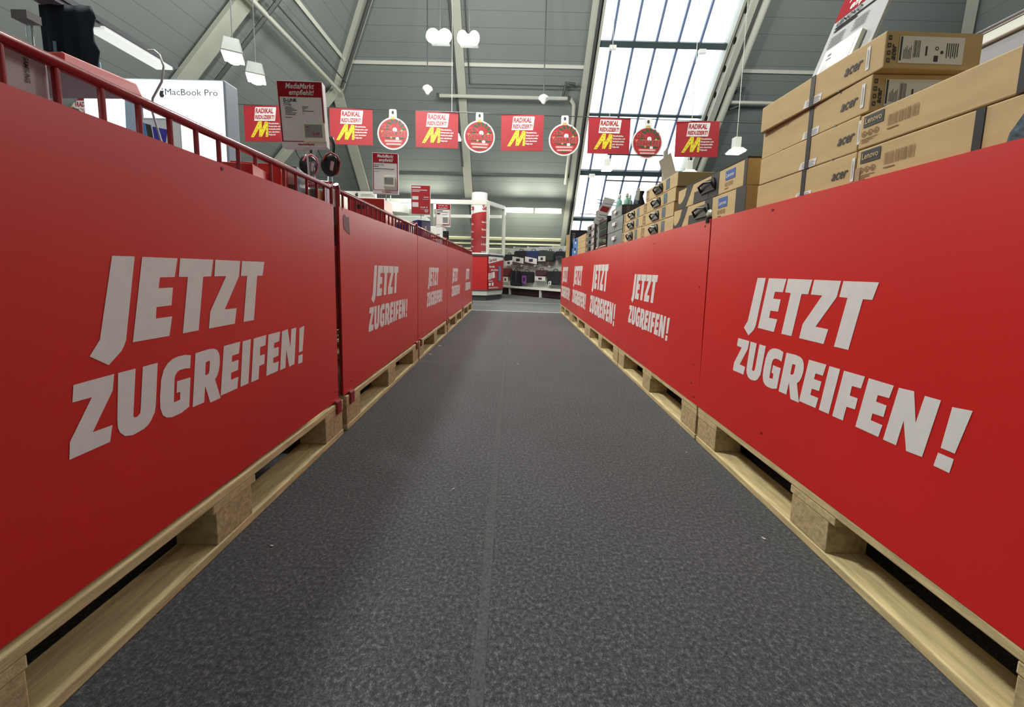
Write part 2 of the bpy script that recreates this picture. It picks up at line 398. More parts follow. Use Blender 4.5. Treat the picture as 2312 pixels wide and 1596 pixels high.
def pipe(pts, r, label, m=M_pipe, cat='pipe', parts=(), n=8):
    o = MB().path(pts, r, n).build('pipe', m, smooth=True); return tag(o, label, cat)
pipe([far(5.78, 2, .3), far(5.78, 9.6, .3)], .10, 'thick pale duct pipe running up the roof right of the roof window', n=14)
def wrapk(o, pts):
    for a, b in pts: MB().tube(a, b, .055, 10).build('end_cap', M_dark, o)
p = pipe([far(-2.1, 5.57, .28), far(1.45, 5.57, .28)], .045, 'white horizontal pipe below the lamp pair, left of the roof window')
wrapk(p, [(far(-2.16, 5.57, .28), far(-2.08, 5.57, .28)), (far(1.42, 5.57, .28), far(1.5, 5.57, .28))])
pipe([far(1.5, 5.57, .28), far(1.62, 5.45, .26), far(1.66, 5.15, .2), far(1.68, 3.6, .15)], .05, 'pale pipe bending down beside the left edge of the roof window')
pipe([far(1.6, 5.82, .2), far(1.35, 5.84, .2), far(1.3, 5.6, .25)], .04, 'dark bent pipe fitting at the right end of the white pipe', M_dark)
pipe([far(-1.25, 9.6, .2), far(-1.25, 5.78, .2), far(1.75, 5.78, .2)], .018, 'thin dark conduit turning a corner beside the middle rafter', M_dark)
pipe([far(-1.62, 9.6, .16), far(-1.62, 4.0, .16)], .03, 'thin dark pipe running down the left side of the middle rafter', M_dark)
pipe([far(1.98, 9.8, .14), far(1.98, 1.2, .12)], .04, 'dark pipe running down beside the left edge of the roof window', M_dark)
pipe([far(5.62, 9, .36), far(5.62, 5.9, .36)], .035, 'dark pipe clamped along the perforated beam', M_dark)
pipe([left(-4, 5.58, .3), left(11.0, 5.58, .3)], .05, 'white pipe running along the left roof slope towards the knee')
pipe([left(-4, 5.8, .3), left(11.0, 5.8, .3)], .016, 'thin dark conduit above the white pipe on the left roof slope', M_dark)
pipe([left(7.9, 4.1, .3), left(7.9, 6.5, .3)], .04, 'dark pipe lying up the near rafter of the left roof slope', M_dark)
hh = V((.12, -.12, -.25))
pipe([hipL(5.75)+hh, hipL(8.8)+hh], .05, 'dark pipe running up the hip beam at the upper left', M_dark)
pipe([far(5.9, 5.57, .28), far(9.5, 5.57, .28)], .045, 'white horizontal pipe right of the roof window')
pipe([far(5.8, 5.8, .2), far(6.15, 5.82, .2), far(6.2, 5.5, .25), far(5.95, 5.42, .25)], .04, 'dark bent pipe fitting at the right of the duct pipe', M_dark)

# ---------------------------------------------------------------- lamps and sensors
def box_lamp(x, y, z, w, l, h, label, grp, wire=None, rz=0):
    t = thing('hanging_lamp', label, 'lamp', (x, y, z), rz, grp)
    MB().hexa([(-w/2, -l/2, 0), (w/2, -l/2, 0), (w/2, l/2, 0), (-w/2, l/2, 0), (-w*.36, -l*.45, h), (w*.36, -l*.45, h), (w*.36, l*.45, h), (-w*.36, l*.45, h)]).build('housing', mat('grey_lamp_housing', (104, 110, 106), .5), t, bevel=.01)
    MB().box(-w*.46, w*.46, -l*.47, l*.47, -.02, -.004).build('diffuser', M_lampsoft, t)
    for s in (-1, 1): MB().ball((0, s*l*.23, -.03), (w*.3, l*.14, .03), 8).build('bulb', M_lamp, t, smooth=True)
    if wire:
        MB().tube((0, 0, h), (0, 0, h+wire), .006, 6).build('hanging_wire', M_dark, t)
    return t
box_lamp(-3.10, 4.50, 2.93, .20, .24, .15, 'nearer of the two boxy lamps below the left rafter', 'boxy lamps on the left', 2.2, rad(28))
box_lamp(-3.40, 5.35, 3.10, .22, .27, .15, 'farther of the two boxy lamps below the left rafter', 'boxy lamps on the left', 2.2, rad(28))
def flood(x, y, z, label, twin):
    t = thing('flood_lamp', label, 'lamp', (x, y, z), 0, 'bright hall lamps high in the middle')
    MB().hexa([(-.17, -.06, -.07), (.17, -.06, -.07), (.17, .14, -.07), (-.17, .14, -.07), (-.12, -.02, .10), (.12, -.02, .10), (.12, .10, .10), (-.12, .10, .10)]).build('housing', mat('dark_lamp_housing', (70, 74, 72), .6), t, bevel=.01)
    for s in (-1, 1): MB().ball((s*.105, -.09, -.02), (.125 if twin else .095, .06, .125), 10).build('bulb', M_lamp, t, smooth=True)  # bulbs enlarged so their shape stands in for the round glare
    MB().tube((0, .03, .14), (0, .03, 4.2), .008, 6).build('hanging_wire', M_dark, t)
flood(-1.40, 7.5, 4.84, 'glaring wide lamp, left one of the bright pair', True)
flood(-.87, 7.5, 4.82, 'glaring twin-bulb lamp, right one of the bright pair', False)
def pendant(x, y, z, w, wire, label):
    t = thing('pendant_lamp', label, 'lamp', (x, y, z), 0, 'small white pendant lamps on the right')
    MB().hexa([(-w/2, -w/2, 0), (w/2, -w/2, 0), (w/2, w/2, 0), (-w/2, w/2, 0), (-w*.3, -w*.3, w*.25), (w*.3, -w*.3, w*.25), (w*.3, w*.3, w*.25), (-w*.3, w*.3, w*.25)]).build('shade', M_whitep, t)
    MB().box(-w*.22, w*.22, -w*.22, w*.22, w*.25, w*.95).build('ballast_box', M_steelw, t, bevel=.01)
    MB().box(-w*.44, w*.44, -w*.44, w*.44, -.02, -.003).build('diffuser', M_lampsoft, t)
    if wire: MB().tube((0, 0, w*.95), (0, 0, w*.95+wire), .007, 6).build('hanging_wire', M_pipe, t)
pendant(4.97, 9.0, 3.42, .33, 3.3, 'small white pendant lamp on a long wire right of the roof window')
pendant(2.10, 9.0, 2.98, .24, 3.6, 'small white pendant lamp in front of the bright roof window')
pendant(3.50, 8.0, 2.68, .26, 3.6, 'small white pendant lamp just above the cardboard boxes')
pendant(-1.44, 9.2, 3.66, .42, 2.9, 'white lamp partly hidden behind the hanging paper ornament')
def sensor(x, y, z, top, label):
    t = thing('ceiling_sensor', label, 'sensor', (x, y, z), 0, 'white ceiling sensors on rods')
    MB().tube((0, 0, .08), (0, 0, top-z), .014, 6).build('rod', M_dark, t)
    MB().lathe([(.02, .1), (.1, .05), (.12, .0), (.07, -.04), (.03, -.1)], n=12).build('head', M_whitep, t, smooth=True)
sensor(-1.95, 9.0, 4.6, 7.9, 'white ceiling sensor on a rod left of the middle rafter')
sensor(.62, 9.0, 4.46, 7.9, 'white ceiling sensor on a rod between the middle rafter and roof window')
for i, (x0, x1) in enumerate(((-.30, .68), (.73, 1.62))):
    t = thing('tube_lamp', ['left one of the two long lit tube lamps over the bag wall', 'right one of the two long lit tube lamps over the bag wall'][i], 'lamp', (0, 13.25, 2.66), 0, 'tube lamps at the far roof')
    MB().box(x0, x1, -.06, .06, .03, .1).build('housing', M_steelw, t)
    MB().tube((x0+.01, 0, -.01), (x1-.01, 0, -.01), .045, 10).build('tube', M_tube, t, smooth=True)
    l = point('tube_lamp_light', (0, 0, 0), 60, .06, (1, .97, .8)); l.parent = t; l.location = ((x0+x1)/2, -.10, -.06)
for i, (x0, x1) in enumerate(((-3.85, -3.2), (-3.0, -2.2))):
    t = thing('tube_lamp', ['short lit tube lamp left of the red price sign', 'short lit tube lamp right of the red price sign'][i], 'lamp', (0, 13.25, 2.72), 0, 'tube lamps at the far roof')
    MB().box(x0, x1, -.06, .06, .03, .1).build('housing', M_steelw, t)
    MB().tube((x0+.01, 0, -.01), (x1-.01, 0, -.01), .045, 10).build('tube', M_tube, t, smooth=True)
    l = point('tube_lamp_light', (0, 0, 0), 40, .06, (1, .97, .8)); l.parent = t; l.location = ((x0+x1)/2, -.10, -.06)

# ================================================================ pallets
GLY = [[[(-0.0005,0.6635),(0.0386,0.6638),(0.0128,0.5281),(0.0112,0.5188),(0.0065,0.5085),(0.0013,0.5005),(-0.0213,0.4814),(-0.049,0.5024),(-0.0313,0.5262),(-0.0287,0.5385)]],[[(0.0525,0.6636),(0.1268,0.6632),(0.1172,0.626),(0.0848,0.6258),(0.0805,0.6055),(0.1116,0.6054),(0.1055,0.5706),(0.0732,0.5701),(0.07,0.5485),(0.1052,0.5486),(0.096,0.511),(0.0224,0.512)]],[[(0.1329,0.6636),(0.2196,0.663),(0.2106,0.626),(0.1882,0.6255),(0.1671,0.5111),(0.1269,0.5108),(0.1484,0.6255),(0.1264,0.6263)]],[[(0.2255,0.6631),(0.3055,0.6624),(0.2987,0.6251),(0.2455,0.5481),(0.2847,0.5475),(0.2756,0.5106),(0.1952,0.5105),(0.202,0.5482),(0.2559,0.6258),(0.2198,0.6259)]],[[(0.312,0.6624),(0.3984,0.6619),(0.3883,0.6252),(0.3664,0.6251),(0.345,0.5105),(0.3061,0.5104),(0.3277,0.6252),(0.3055,0.6256)]],[[(-0.0751,0.4634),(-0.014,0.4643),(-0.0184,0.4373),(-0.0547,0.3792),(-0.0241,0.3783),(-0.0302,0.3515),(-0.0904,0.3503),(-0.0874,0.3774),(-0.0513,0.436),(-0.0789,0.4369)]],[[(-0.0075,0.464),(0.0236,0.464),(0.0123,0.3804),(0.0137,0.3768),(0.0192,0.3762),(0.0249,0.3803),(0.0267,0.3881),(0.037,0.4638),(0.0669,0.4641),(0.0565,0.3856),(0.0536,0.3725),(0.0444,0.3586),(0.0379,0.3526),(0.0294,0.3488),(0.0087,0.3462),(-0.0049,0.3504),(-0.013,0.3603),(-0.0158,0.3704),(-0.0153,0.3854)]],[[(0.1428,0.4619),(0.1389,0.4351),(0.1263,0.4375),(0.1141,0.4376),(0.1074,0.435),(0.1028,0.4296),(0.1002,0.4229),(0.0951,0.3761),(0.1095,0.377),(0.1109,0.3928),(0.1025,0.3934),(0.1058,0.4165),(0.1382,0.4156),(0.1303,0.3549),(0.1106,0.3487),(0.0887,0.3481),(0.0768,0.352),(0.0691,0.3599),(0.065,0.3752),(0.0663,0.3983),(0.0714,0.4297),(0.0783,0.4474),(0.0879,0.458),(0.0998,0.4639),(0.1119,0.4661),(0.1275,0.4657)]],[[(0.1547,0.4634),(0.1901,0.4648),(0.2053,0.4631),(0.2147,0.4583),(0.2199,0.4497),(0.2217,0.4382),(0.2207,0.4249),(0.2169,0.4107),(0.2118,0.4004),(0.2037,0.3925),(0.2172,0.3445),(0.186,0.3438),(0.1747,0.3861),(0.1694,0.3505),(0.1385,0.3503)],[(0.1804,0.4376),(0.1892,0.4388),(0.1924,0.4374),(0.1892,0.4164),(0.1869,0.4112),(0.1825,0.4093),(0.1768,0.4096)]],[[(0.236,0.4628),(0.2906,0.4636),(0.2838,0.4348),(0.2607,0.4343),(0.2585,0.4194),(0.2816,0.4196),(0.2778,0.3949),(0.2542,0.3938),(0.2524,0.3772),(0.2778,0.3776),(0.272,0.3503),(0.217,0.3493)]],[[(0.2996,0.4624),(0.3298,0.4629),(0.3123,0.3506),(0.2829,0.3501)]],[[(0.3404,0.4622),(0.3926,0.463),(0.3868,0.4355),(0.3649,0.4343),(0.3622,0.4118),(0.3821,0.412),(0.3788,0.3862),(0.3573,0.3845),(0.352,0.3504),(0.3228,0.35)]],[[(0.4017,0.4622),(0.4555,0.4625),(0.4493,0.4352),(0.4255,0.4338),(0.4237,0.4195),(0.4463,0.4191),(0.4428,0.3941),(0.419,0.3927),(0.4172,0.3775),(0.443,0.3773),(0.4374,0.3501),(0.3842,0.35)]],[[(0.4654,0.4615),(0.4939,0.4636),(0.5038,0.407),(0.513,0.4612),(0.5395,0.4619),(0.5223,0.3503),(0.4939,0.348),(0.4823,0.4023),(0.4742,0.3499),(0.4477,0.3495)]],[[(0.5576,0.4566),(0.5866,0.4605),(0.571,0.3807),(0.5493,0.3805)]],[[(0.5465,0.3707),(0.5708,0.3707),(0.5673,0.3443),(0.5422,0.3446)]]]
def make_pallet(label, group):
    t = thing('wooden_pallet', label, 'pallet', (0, 0, 0), 0, group)
    rnd = random.Random(3)
    for x0, x1 in ((0, .10), (.3275, .4725), (.70, .80)):
        MB().box(x0, x1, 0, 1.2, 0, .022).build('bottom_board', M_wood, t, bevel=.003)
        for y0, y1 in ((.004, .143), (.545, .665), (1.058, 1.197)):
            MB().box(x0+.002, x1-.002, y0, y1, .022, .100).build('block', M_chip, t, bevel=.002)
    for y0, y1 in ((0, .145), (.5275, .6725), (1.055, 1.2)):
        MB().box(.001, .799, y0, y1, .100, .122).build('cross_board', M_wood2, t, bevel=.003)
    for x0, x1 in ((0, .145), (.19, .29), (.3275, .4725), (.51, .61), (.655, .80)):
        MB().box(x0, x1, 0, 1.2, .122, .144).build('deck_board', M_wood, t, bevel=.003)
    return t
ORD = ['nearest', 'second', 'third', 'fourth', 'farthest']
P0 = make_pallet('pale wooden pallet under the nearest red panel of the left row', 'pallets along the aisle')
for i in range(5):
    p = P0 if i == 0 else copy_tree(P0)
    y = SL[i]-1.2; p.location = (LX(y), y, 0); p.rotation_euler = (0, 0, RZL+math.pi)
    p.location = (LX(SL[i]), SL[i], 0)   # turned half round so that the front stays at the aisle
    p['label'] = 'pale wooden pallet under the %s red panel of the left row' % ORD[i]
for i in range(5):
    p = copy_tree(P0); y = SR[i]-1.2
    p.location = (RX(y), y, 0); p.rotation_euler = (0, 0, RZR)
    p['label'] = 'pale wooden pallet under the %s red panel of the right row' % ORD[i]
# the near end blocks of the two nearest pallets sit a little further in
for o in [x for x in bpy.data.objects if x.parent and x.name.startswith(('block', 'cross_board'))]:
    ys = [v.co.y for v in o.data.vertices]
    if o.parent == P0 and min(ys) > 1.0: o.location.y -= .045
    if o.parent['label'] == 'pale wooden pallet under the nearest red panel of the right row' and max(ys) < .2: o.location.y += .06
def letters(fr, u0, z0, k):
    m = MB()
    for g in GLY:
        m.flat([[(u0+a*k, z0+(b-.6636)*k) for a, b in l] for l in g], fr, .0006)
    return m
# ================================================================ left row: steel cages with red fronts
def make_cage(first):
    t = thing('pallet_cage', 'x', 'cage')
    pl = MB()
    y0, y1 = (.0, 1.172) if first else (-.014, 1.209)
    fr = Fr((-.006, 0, 0), (0, 1, 0), (0, 0, 1))
    pl.slab([(y0, .152), (y1, .152), (y1, .890), (y1-.004, .8985), (y1-.02, .8985), (y1-.022, .885), (y1-.024, .9), (y0+.035, .9), (y0+.03, .885), (y0+.026, .9), (y0, .9)], fr, -.004, 0)
    pan = pl.build('front_panel', M_red, t)
    letters(fr, .357, .680, 1.0).build('lettering', M_white, pan)
    for a, b in ((.62, .888), (1.19 if not first else 1.15, .19), (.06, .19)):
        MB().slab(disc(a, b, .004, 10), fr, 0, .0012).build('rivet', mat('dark_red', (120, 18, 26), .4), pan)
    xr = -.022
    MB().path([(xr, .0, .985), (xr, .02, .964), (xr, 1.17, .962), (xr, 1.19, .978)], .0095, 10).build('top_rail', M_redmetal, t, smooth=True)
    for yy in (.012, 1.188):
        MB().tube((xr, yy, .15), (xr, yy, .984), .009, 10).build('corner_post', M_redmetal, t, smooth=True)
        MB().path([(xr, yy, .978), (xr-.05, yy, .982), (-.72, yy, .982), (-.77, yy, .975)], .0085, 8).build('end_rail', M_redmetal, t, smooth=True)
        MB().tube((-.775, yy, .15), (-.775, yy, .985), .012, 8).build('corner_post', M_redmetal, t, smooth=True)
    for k in range(1, 5):
        MB().tube((xr-.10-.14*k, 1.188, .85), (xr-.10-.14*k, 1.188, .975), .006, 8).build('end_bar', M_redmetal, t, smooth=True)
    MB().box(xr-.004, xr+.004, 1.135, 1.170, .84, .962).build('latch_strip', M_redmetal, t)
    for k in range(18):
        y = .0365+.0642*k+.02
        if y > 1.15: break
        MB().tube((xr, y, .84), (xr, y, .962), .0048, 8).build('bar', M_redmetal, t, smooth=True)
    for yy in (.045, 1.155):
        MB().hexa([(-.03, yy-.02, .150), (.006, yy-.02, .150), (.006, yy+.02, .150), (-.03, yy+.02, .150), (-.03, yy-.02, .156), (.002, yy-.018, .156), (.002, yy+.018, .156), (-.03, yy+.02, .156)]).add(*BX(.001, .0075, yy-.018, yy+.018, .104, .152)).build('hook', M_redmetal, t, bevel=.0015)
    MB().box(-.77, -.03, .03, 1.17, .835, .845).build('shelf_board', mat('mauve_board', (96, 84, 92), .6), t)
    MB().box(-.79, -.783, .0, 1.19, .15, .84).build('rear_board', M_red, t)
    return t
def BX(x0, x1, y0, y1, z0, z1):
    b = MB().box(x0, x1, y0, y1, z0, z1); return b.v, b.f
for i in range(5):
    if i < 2: c = make_cage(i == 0); c1 = c
    else: c = copy_tree(c1)
    y = SL[i]-1.2; c.location = (LX(y), y, 0); c.rotation_euler = (0, 0, RZL)
    c['label'] = 'red steel cage with white-lettered red front, %s in the left row' % ORD[i]; c['group'] = 'red cages on the left'
    if i == 1: c1p = c
    if i == 4:
        fr = Fr((-.006, 0, 0), (0, 1, 0), (0, 0, 1)); c = c1p
        MB().flat([[(.02, .862), (.035, .878), (.05, .868), (.075, .872), (.08, .80), (.045, .812), (.026, .82)]], fr, .001).build('tape_patch', mat('torn_tape', (112, 66, 72), .5), c)
# ================================================================ right row: boards boxed in with red fronts
for i in range(5):
    y = SR[i]-1.2
    t = thing('pallet_box', 'display box with white-lettered red front, %s in the right row' % ORD[i], 'display box', (RX(y), y, 0), RZR, 'red-fronted boxes on the right')
    fr = Fr((-.001, 1.2, 0), (0, -1, 0), (0, 0, 1))
    g0 = -.006 if i else .0
    pan = MB().slab([(g0, .1435), (1.203, .1435), (1.203, .881), (g0, .881)] if i != 1 else [(g0, .1435), (1.212, .1435), (1.204, .45), (1.202, .884), (g0, .879)], fr, -.005, 0).build('front_panel', M_red, t)
    if i < 2: letters(fr, .313 if i == 0 else .292, .664, 1.0).build('lettering', M_white, pan)
    else: letters(fr, .223, .739, 1.47).build('lettering', M_white, pan)
    for a, b in (((.353, .862), (.395, .205)) if i == 0 else ((1.16, .86), (1.15, .62), (1.15, .3), (1.14, .22), (.6, .83), (1.17, .17))):
        MB().slab(disc(a, b, .0042, 10), fr, 0, .0012).build('screw_head', mat('dark_red', (120, 18, 26)), pan)
    for yy in (.02, 1.165):
        MB().box(.006, .79, yy, yy+.015, .1445, .868).build('side_board', M_mdf, t)
    MB().box(.006, .79, .036, 1.164, .862, .872).build('shelf_board', M_mdf, t)
    MB().box(.781, .79, .036, 1.164, .145, .86).build('rear_board', M_mdf, t)

# ================================================================ goods on the right row
def bars_code(m, fr, x0, y0, x1, y1, n=16, seed=1):
    r = random.Random(seed); x = x0; st = (x1-x0)/n
    for k in range(n):
        w_ = st*r.uniform(.25, .75); m.flat([rect(x0+k*st, y0, x0+k*st+w_, y1)], fr, .0012)
def carton(label, cat, group, yn, yf, z0, z1, depth, m=M_card, inset=.008, name='cardboard_box', rz=0, bev=.0025, side='R'):
    L, h = yf-yn, z1-z0
    t = thing(name, label, cat, (RX(yn)+inset, yn, z0), RZR+rz, group)
    MB().box(0, depth, 0, L, 0, h).build('carton', m, t, bevel=bev)
    return t, Fr((0, L, 0), (0, -1, 0), (0, 0, 1)), Fr((0, 0, 0), (1, 0, 0), (0, 0, 1)), L, h
A = [(.890, 1.245, .872, .9495, 'bottom'), (.892, 1.238, .950, 1.0275, 'second from the bottom'), (.872, 1.240, 1.028, 1.104, 'third from the bottom'), (.850, 1.236, 1.105, 1.178, 'top')]
for k, (a, b, z0, z1, w_) in enumerate(A):
    t, f, e, L, h = carton('flat brown laptop box with black strap, %s one of its stack' % w_, 'box', 'strapped brown laptop boxes', a, b, z0, z1, .205, rz=(.0, .004, -.003, .03)[k])
    MB().flat([rect(.190, -.0, .204, h)], f, .001).slab(rect(.190, 0, .204, h), f, 0, .0012).build('strap', M_strap, t)
    m = MB(); text(m, 'acer', f, .290, h*.36, .023, w=.043, bold=.02, shear=.3); m.build('wordmark', M_charcoal, t)
    MB().flat([rrect(.345, h*.18, .353, h*.84, .001)], f, .001).build('price_label', M_label, t)
    MB().flat([[(.170, .002), (.226, .002), (.230, .02), (.176, .02)]], f, .0006).build('seal_label', M_label, t)
    m = MB()
    for q in range(4): m.flat([rect(.180, .005+.0036*q, .2235-.004*(q % 2), .0062+.0036*q)], f, .001)
    for q in (.1, .28): m.flat([disc(q, .001, .003, 6)], f, .001)
    m.flat([rect(.3475, h*.26, .3485, h*.76)], f, .0013).flat([rect(.3500, h*.30, .3505, h*.70)], f, .0013)
    m.build('fine_print', M_greyp, t)
    if k >= 2:
        lx0, lx1 = .028, .165
        MB().flat([rect(lx0, h*.14, lx1, h*.86)], e, .001).build('shipping_label', M_label, t)
        m = MB(); m.flat([rect(lx0+.002, h*.2, lx0+.006, h*.84)], e, .0013)
        bars_code(m, e, lx0+.03, h*.3, lx0+.045, h*.75, 7)
        m.flat([rect(lx0+.075, h*.2, lx0+.084, h*.36)], e, .0013)
        m.flat([disc(lx0+.08, h*.55, .004, 12), disc(lx0+.08, h*.55, .0022, 12)], e, .0013); m.flat([disc(lx0+.091, h*.45, .0035, 12)], e, .0013)
        for q in range(6):
            m.flat([rect(lx0+.010+.003*q, h*.25, lx0+.0112+.003*q, h*(.5+.05*(q % 3)))], e, .0013)
            m.flat([rect(lx0+.100+.0045*q, h*(.3+.04*(q % 2)), lx0+.102+.0045*q, h*.7)], e, .0013)
        m.flat([rect(lx0+.056, h*.35, lx0+.06, h*.6)], e, .0013)
        m.build('label_print', M_charcoal, t)
        m = MB(); text(m, 'acer', e, .022, h*.2, .011, w=.03, bold=.03, shear=.3, rot=90)
        for q in range(4): m.flat([rect(.004, h*(.14+.2*q), .011, h*(.26+.2*q)), rect(.0055, h*(.17+.2*q), .0095, h*(.23+.2*q))], e, .0012)
        m.build('handling_marks', M_charcoal, t)
for k, (a, b, z0, z1) in enumerate([(.33, .886, .872, .949), (.35, .888, .951, 1.0225)]):
    t, f, e, L, h = carton(['long brown box with dark logo block at the frame edge, lower of two', 'long brown box with dark logo block at the frame edge, upper of two'][k], 'box', 'long brown boxes at the right edge', a, b, z0, z1, .40, inset=.006)
    MB().flat([rect(.010, h*.60, .056, h*.93)], f, .001).build('logo_block', M_charcoal, t)
    m = MB(); text(m, 'Lenovo', f, .014, h*.70, .013, w=.038, bold=.01, off=.0018); m.build('wordmark', M_card2, t)
    m = MB(); bars_code(m, f, .066, h*.40, .128, h*.70, 26)
    m.flat([rect(.066, h*.3, .09, h*.33)], f, .0012)
    for q in range(3):
        m.flat([disc(.0135+.014*q, h*.42, .0062, 12), disc(.0135+.014*q, h*.42, .0045, 12)], f, .0012)
        m.flat([[(.0105+.014*q, h*.38), (.0165+.014*q, h*.38), (.0135+.014*q, h*.47)]], f, .0013)
    for q in range(3): m.flat([rect(.008, h*(.26-.05*q), .046-.01*q, h*(.28-.05*q))], f, .0012)
    m.build('printed_marks', M_brownprint, t)
    s0 = (.222, .274)[k]
    MB().slab(rect(s0, 0, s0+.013, h), f, 0, .0015).build('strap', M_strap, t)
    mf = mat('blue_floral_print', (70, 96, 112), .5, var=.6, vs=90, var2=(14, 22, 30))
    cu = s0+(.045 if k == 0 else .005)
    MB().flat([[(cu+.0, 0), (cu+.16, 0), (cu+.16, h*.95), (cu+.10, h*.98), (cu+.05, h*.9), (cu+.02, h*.65), (cu+.004, h*.3)]], f, .001).build('floral_print', mf, t)
    if k == 0: MB().flat([rect(-.02+.02, 0, .012, h*.5)], f, .0015).build('tape_end', mat('pale_tape', (172, 148, 116), .3), t)

def handle(m, f, u0, u1, z0, z1):
    zm = z1-z0
    m.slab([(u0, z0), (u1, z0), (u1, z0+zm*.55), (u1-.012, z1), (u0+.015, z1), (u0, z0+zm*.6)], f, 0, .006)
    m.path([f.P(u0+.003, z0+.006, .004), f.P(u0+.006, z0+zm*.6, .018), f.P((u0+u1)/2, z0+zm*.75, .022), f.P(u1-.006, z0+zm*.6, .018), f.P(u1-.003, z0+.006, .004)], .0045, 6)
for k, (a, b, z0, z1) in enumerate([(1.302, 1.886, .872, .9655), (1.307, 1.848, .967, 1.054)]):
    t, f, e, L, h = carton('brown box with black swoosh, handle and blue label, %s of the pair' % ['lower', 'upper'][k], 'box', 'swoosh-printed handle boxes', a, b, z0, z1, .30, inset=.006, m=M_card2)
    m = MB()
    m.flat([[(0, 0), (.085, 0), (.10, h*.25), (.125, h*.6), (.15, h), (.09, h), (.075, h*.6), (.055, h*.38), (.03, h*.27), (.012, h*.3), (.003, h*.42), (0, h*.45)]], f, .001).build('black_swoosh', M_charcoal, t)
    m = MB(); m.flat([[(.16, 0), (.365, 0), (.365, h), (.305, h), (.305, h*.55), (.166, h*.56)]], f, .001).build('black_panel_print', M_charcoal, t)
    MB().flat([rect(.525, 0, L, h)], f, .001).build('black_end_stripe', M_charcoal, t)
    m = MB(); handle(m, f, .232, .345, h*.30, h*.82); m.flat([rect(.283, 0, .288, h*.4)], f, .002); m.build('handle', M_black, t, smooth=False)
    MB().flat([rect(.41, h*.48, .472, h*.86)], f, .001).build('logo_block', M_blue, t)
    m = MB(); text(m, 'Lenovo', f, .416, h*.58, .014, w=.050, bold=.01, off=.0018); m.build('wordmark', M_white, t)
    m = MB(); bars_code(m, f, .408, h*.24, .462, h*.40, 20); m.flat([rect(.408, h*.14, .435, h*.17)], f, .0012); m.build('barcode', M_brownprint, t)
    m = MB()
    for q in range(4): m.flat([disc(.055, h*(.2+.2*q), .006, 10), disc(.055, h*(.2+.2*q), .0042, 10)], e, .001)
    m.build('handling_marks', M_charcoal, t)
    if k: MB().box(-.001, .3, -.002, L+.002, h, h+.004).build('lid_edge', M_black, t)
T = [(1.892, 2.368, .872, .9480, 0), (1.900, 2.360, .9495, 1.0165, 0), (1.888, 2.346, 1.018, 1.083, 0), (1.874, 2.320, 1.0845, 1.150, 0),
     (2.375, 2.795, .872, .9515, 1), (2.362, 2.780, .953, 1.0155, 1), (2.350, 2.775, 1.017, 1.0785, 1)]
WH = ['bottom', 'second from the bottom', 'third from the bottom', 'top', 'bottom', 'middle', 'top']
for k, (a, b, z0, z1, far_) in enumerate(T):
    t, f, e, L, h = carton('small brown handle box, %s of the %s stack' % (WH[k], 'farther, three-high' if far_ else 'nearer, four-high'), 'box', 'small brown handle boxes', a, b, z0, z1, .34, m=M_card2)
    u0 = L*.36
    m = MB(); handle(m, f, u0, u0+.105, h*.18, h*.82); m.flat([rect(u0+.05, 0, u0+.056, h)], f, .0012); m.build('handle', M_black, t)
    MB().flat([rect(u0+.145, h*.12, u0+.19, h*.9)], f, .001).build('colour_patch', mat('slate_patch', (92, 112, 124), .5), t)
    MB().flat([rect(.012, h*.14, .05, h*.86), rect(.018, h*.24, .044, h*.76)], f, .001).flat([disc(.031, h*.6, .006, 8), disc(.031, h*.6, .004, 8)], f, .001).build('icon_frame', M_brownprint, t)
    MB().flat([rect(.02, h*.45, .042, h*.49)], f, .001).build('icon_line', M_brownprint, t)
for k, (a, b, z0, z1, w_) in enumerate([(2.800, 3.245, .872, .982, 'bottom'), (2.800, 3.255, .984, 1.083, 'middle'), (2.84, 3.15, 1.084, 1.160, 'top')]):
    t, f, e, L, h = carton('grey carton with small white clasp, %s one of the grey stack' % w_, 'box', 'grey cartons', a, b, z0, z1, .32, m=M_greybox)
    MB().flat([rect(L*.47, 0, L*.49, h)], f, .001).build('flap_seam', M_strap, t)
    MB().slab(rrect(L*.42, h*.42, L*.62, h*.68, .006), f, 0, .012).build('clasp', M_label, t)
    if k == 2:
        MB().flat([rect(0, 0, .3, h)], e, .001).build('dark_end', M_charcoal, t)
        m = MB(); text(m, 'BOSS', e, .055, h*.15, .022, w=.055, bold=.02, rot=90, off=.002); m.build('wordmark', M_greyp, t)
        MB().flat([rect(.13, h*.3, .29, h*.85)], e, .0025).build('paper_label', M_label, t)
# small bottles standing on the grey cartons
for k, (x, y) in enumerate([(.82, 3.06), (.86, 3.0), (.90, 3.06)]):
    t = thing('bottle', ['left', 'middle', 'right'][k]+' one of three mint bottles standing on the grey cartons', 'bottle', (x, y, 1.16), 0, 'mint bottles')
    MB().lathe([(.020, 0), (.024, .01), (.022, .06), (.01, .075), (.01, .085)], n=12).build('body', mat('mint_glass', (150, 196, 182), .2), t, smooth=True)
    MB().lathe([(.012, .085), (.012, .105), (.006, .112)], n=10).build('cap', M_whitep, t, smooth=True)
t = thing('gift_bag', 'dark crumpled gift bag with white tag on the grey cartons', 'bag', (.965, 3.02, 1.16))
MB().lathe([(.05, 0), (.045, .03), (.03, .07), (.022, .095), (.034, .13), (.03, .132)], n=9, sc=(1, .6)).build('bag', M_black, t)
MB().slab([(-.05, .06), (-.02, .055), (-.015, .14), (-.035, .15)], Fr((0, -.04, 0), (1, 0, 0), (0, 0, 1)), 0, .002).build('tag', M_label, t)
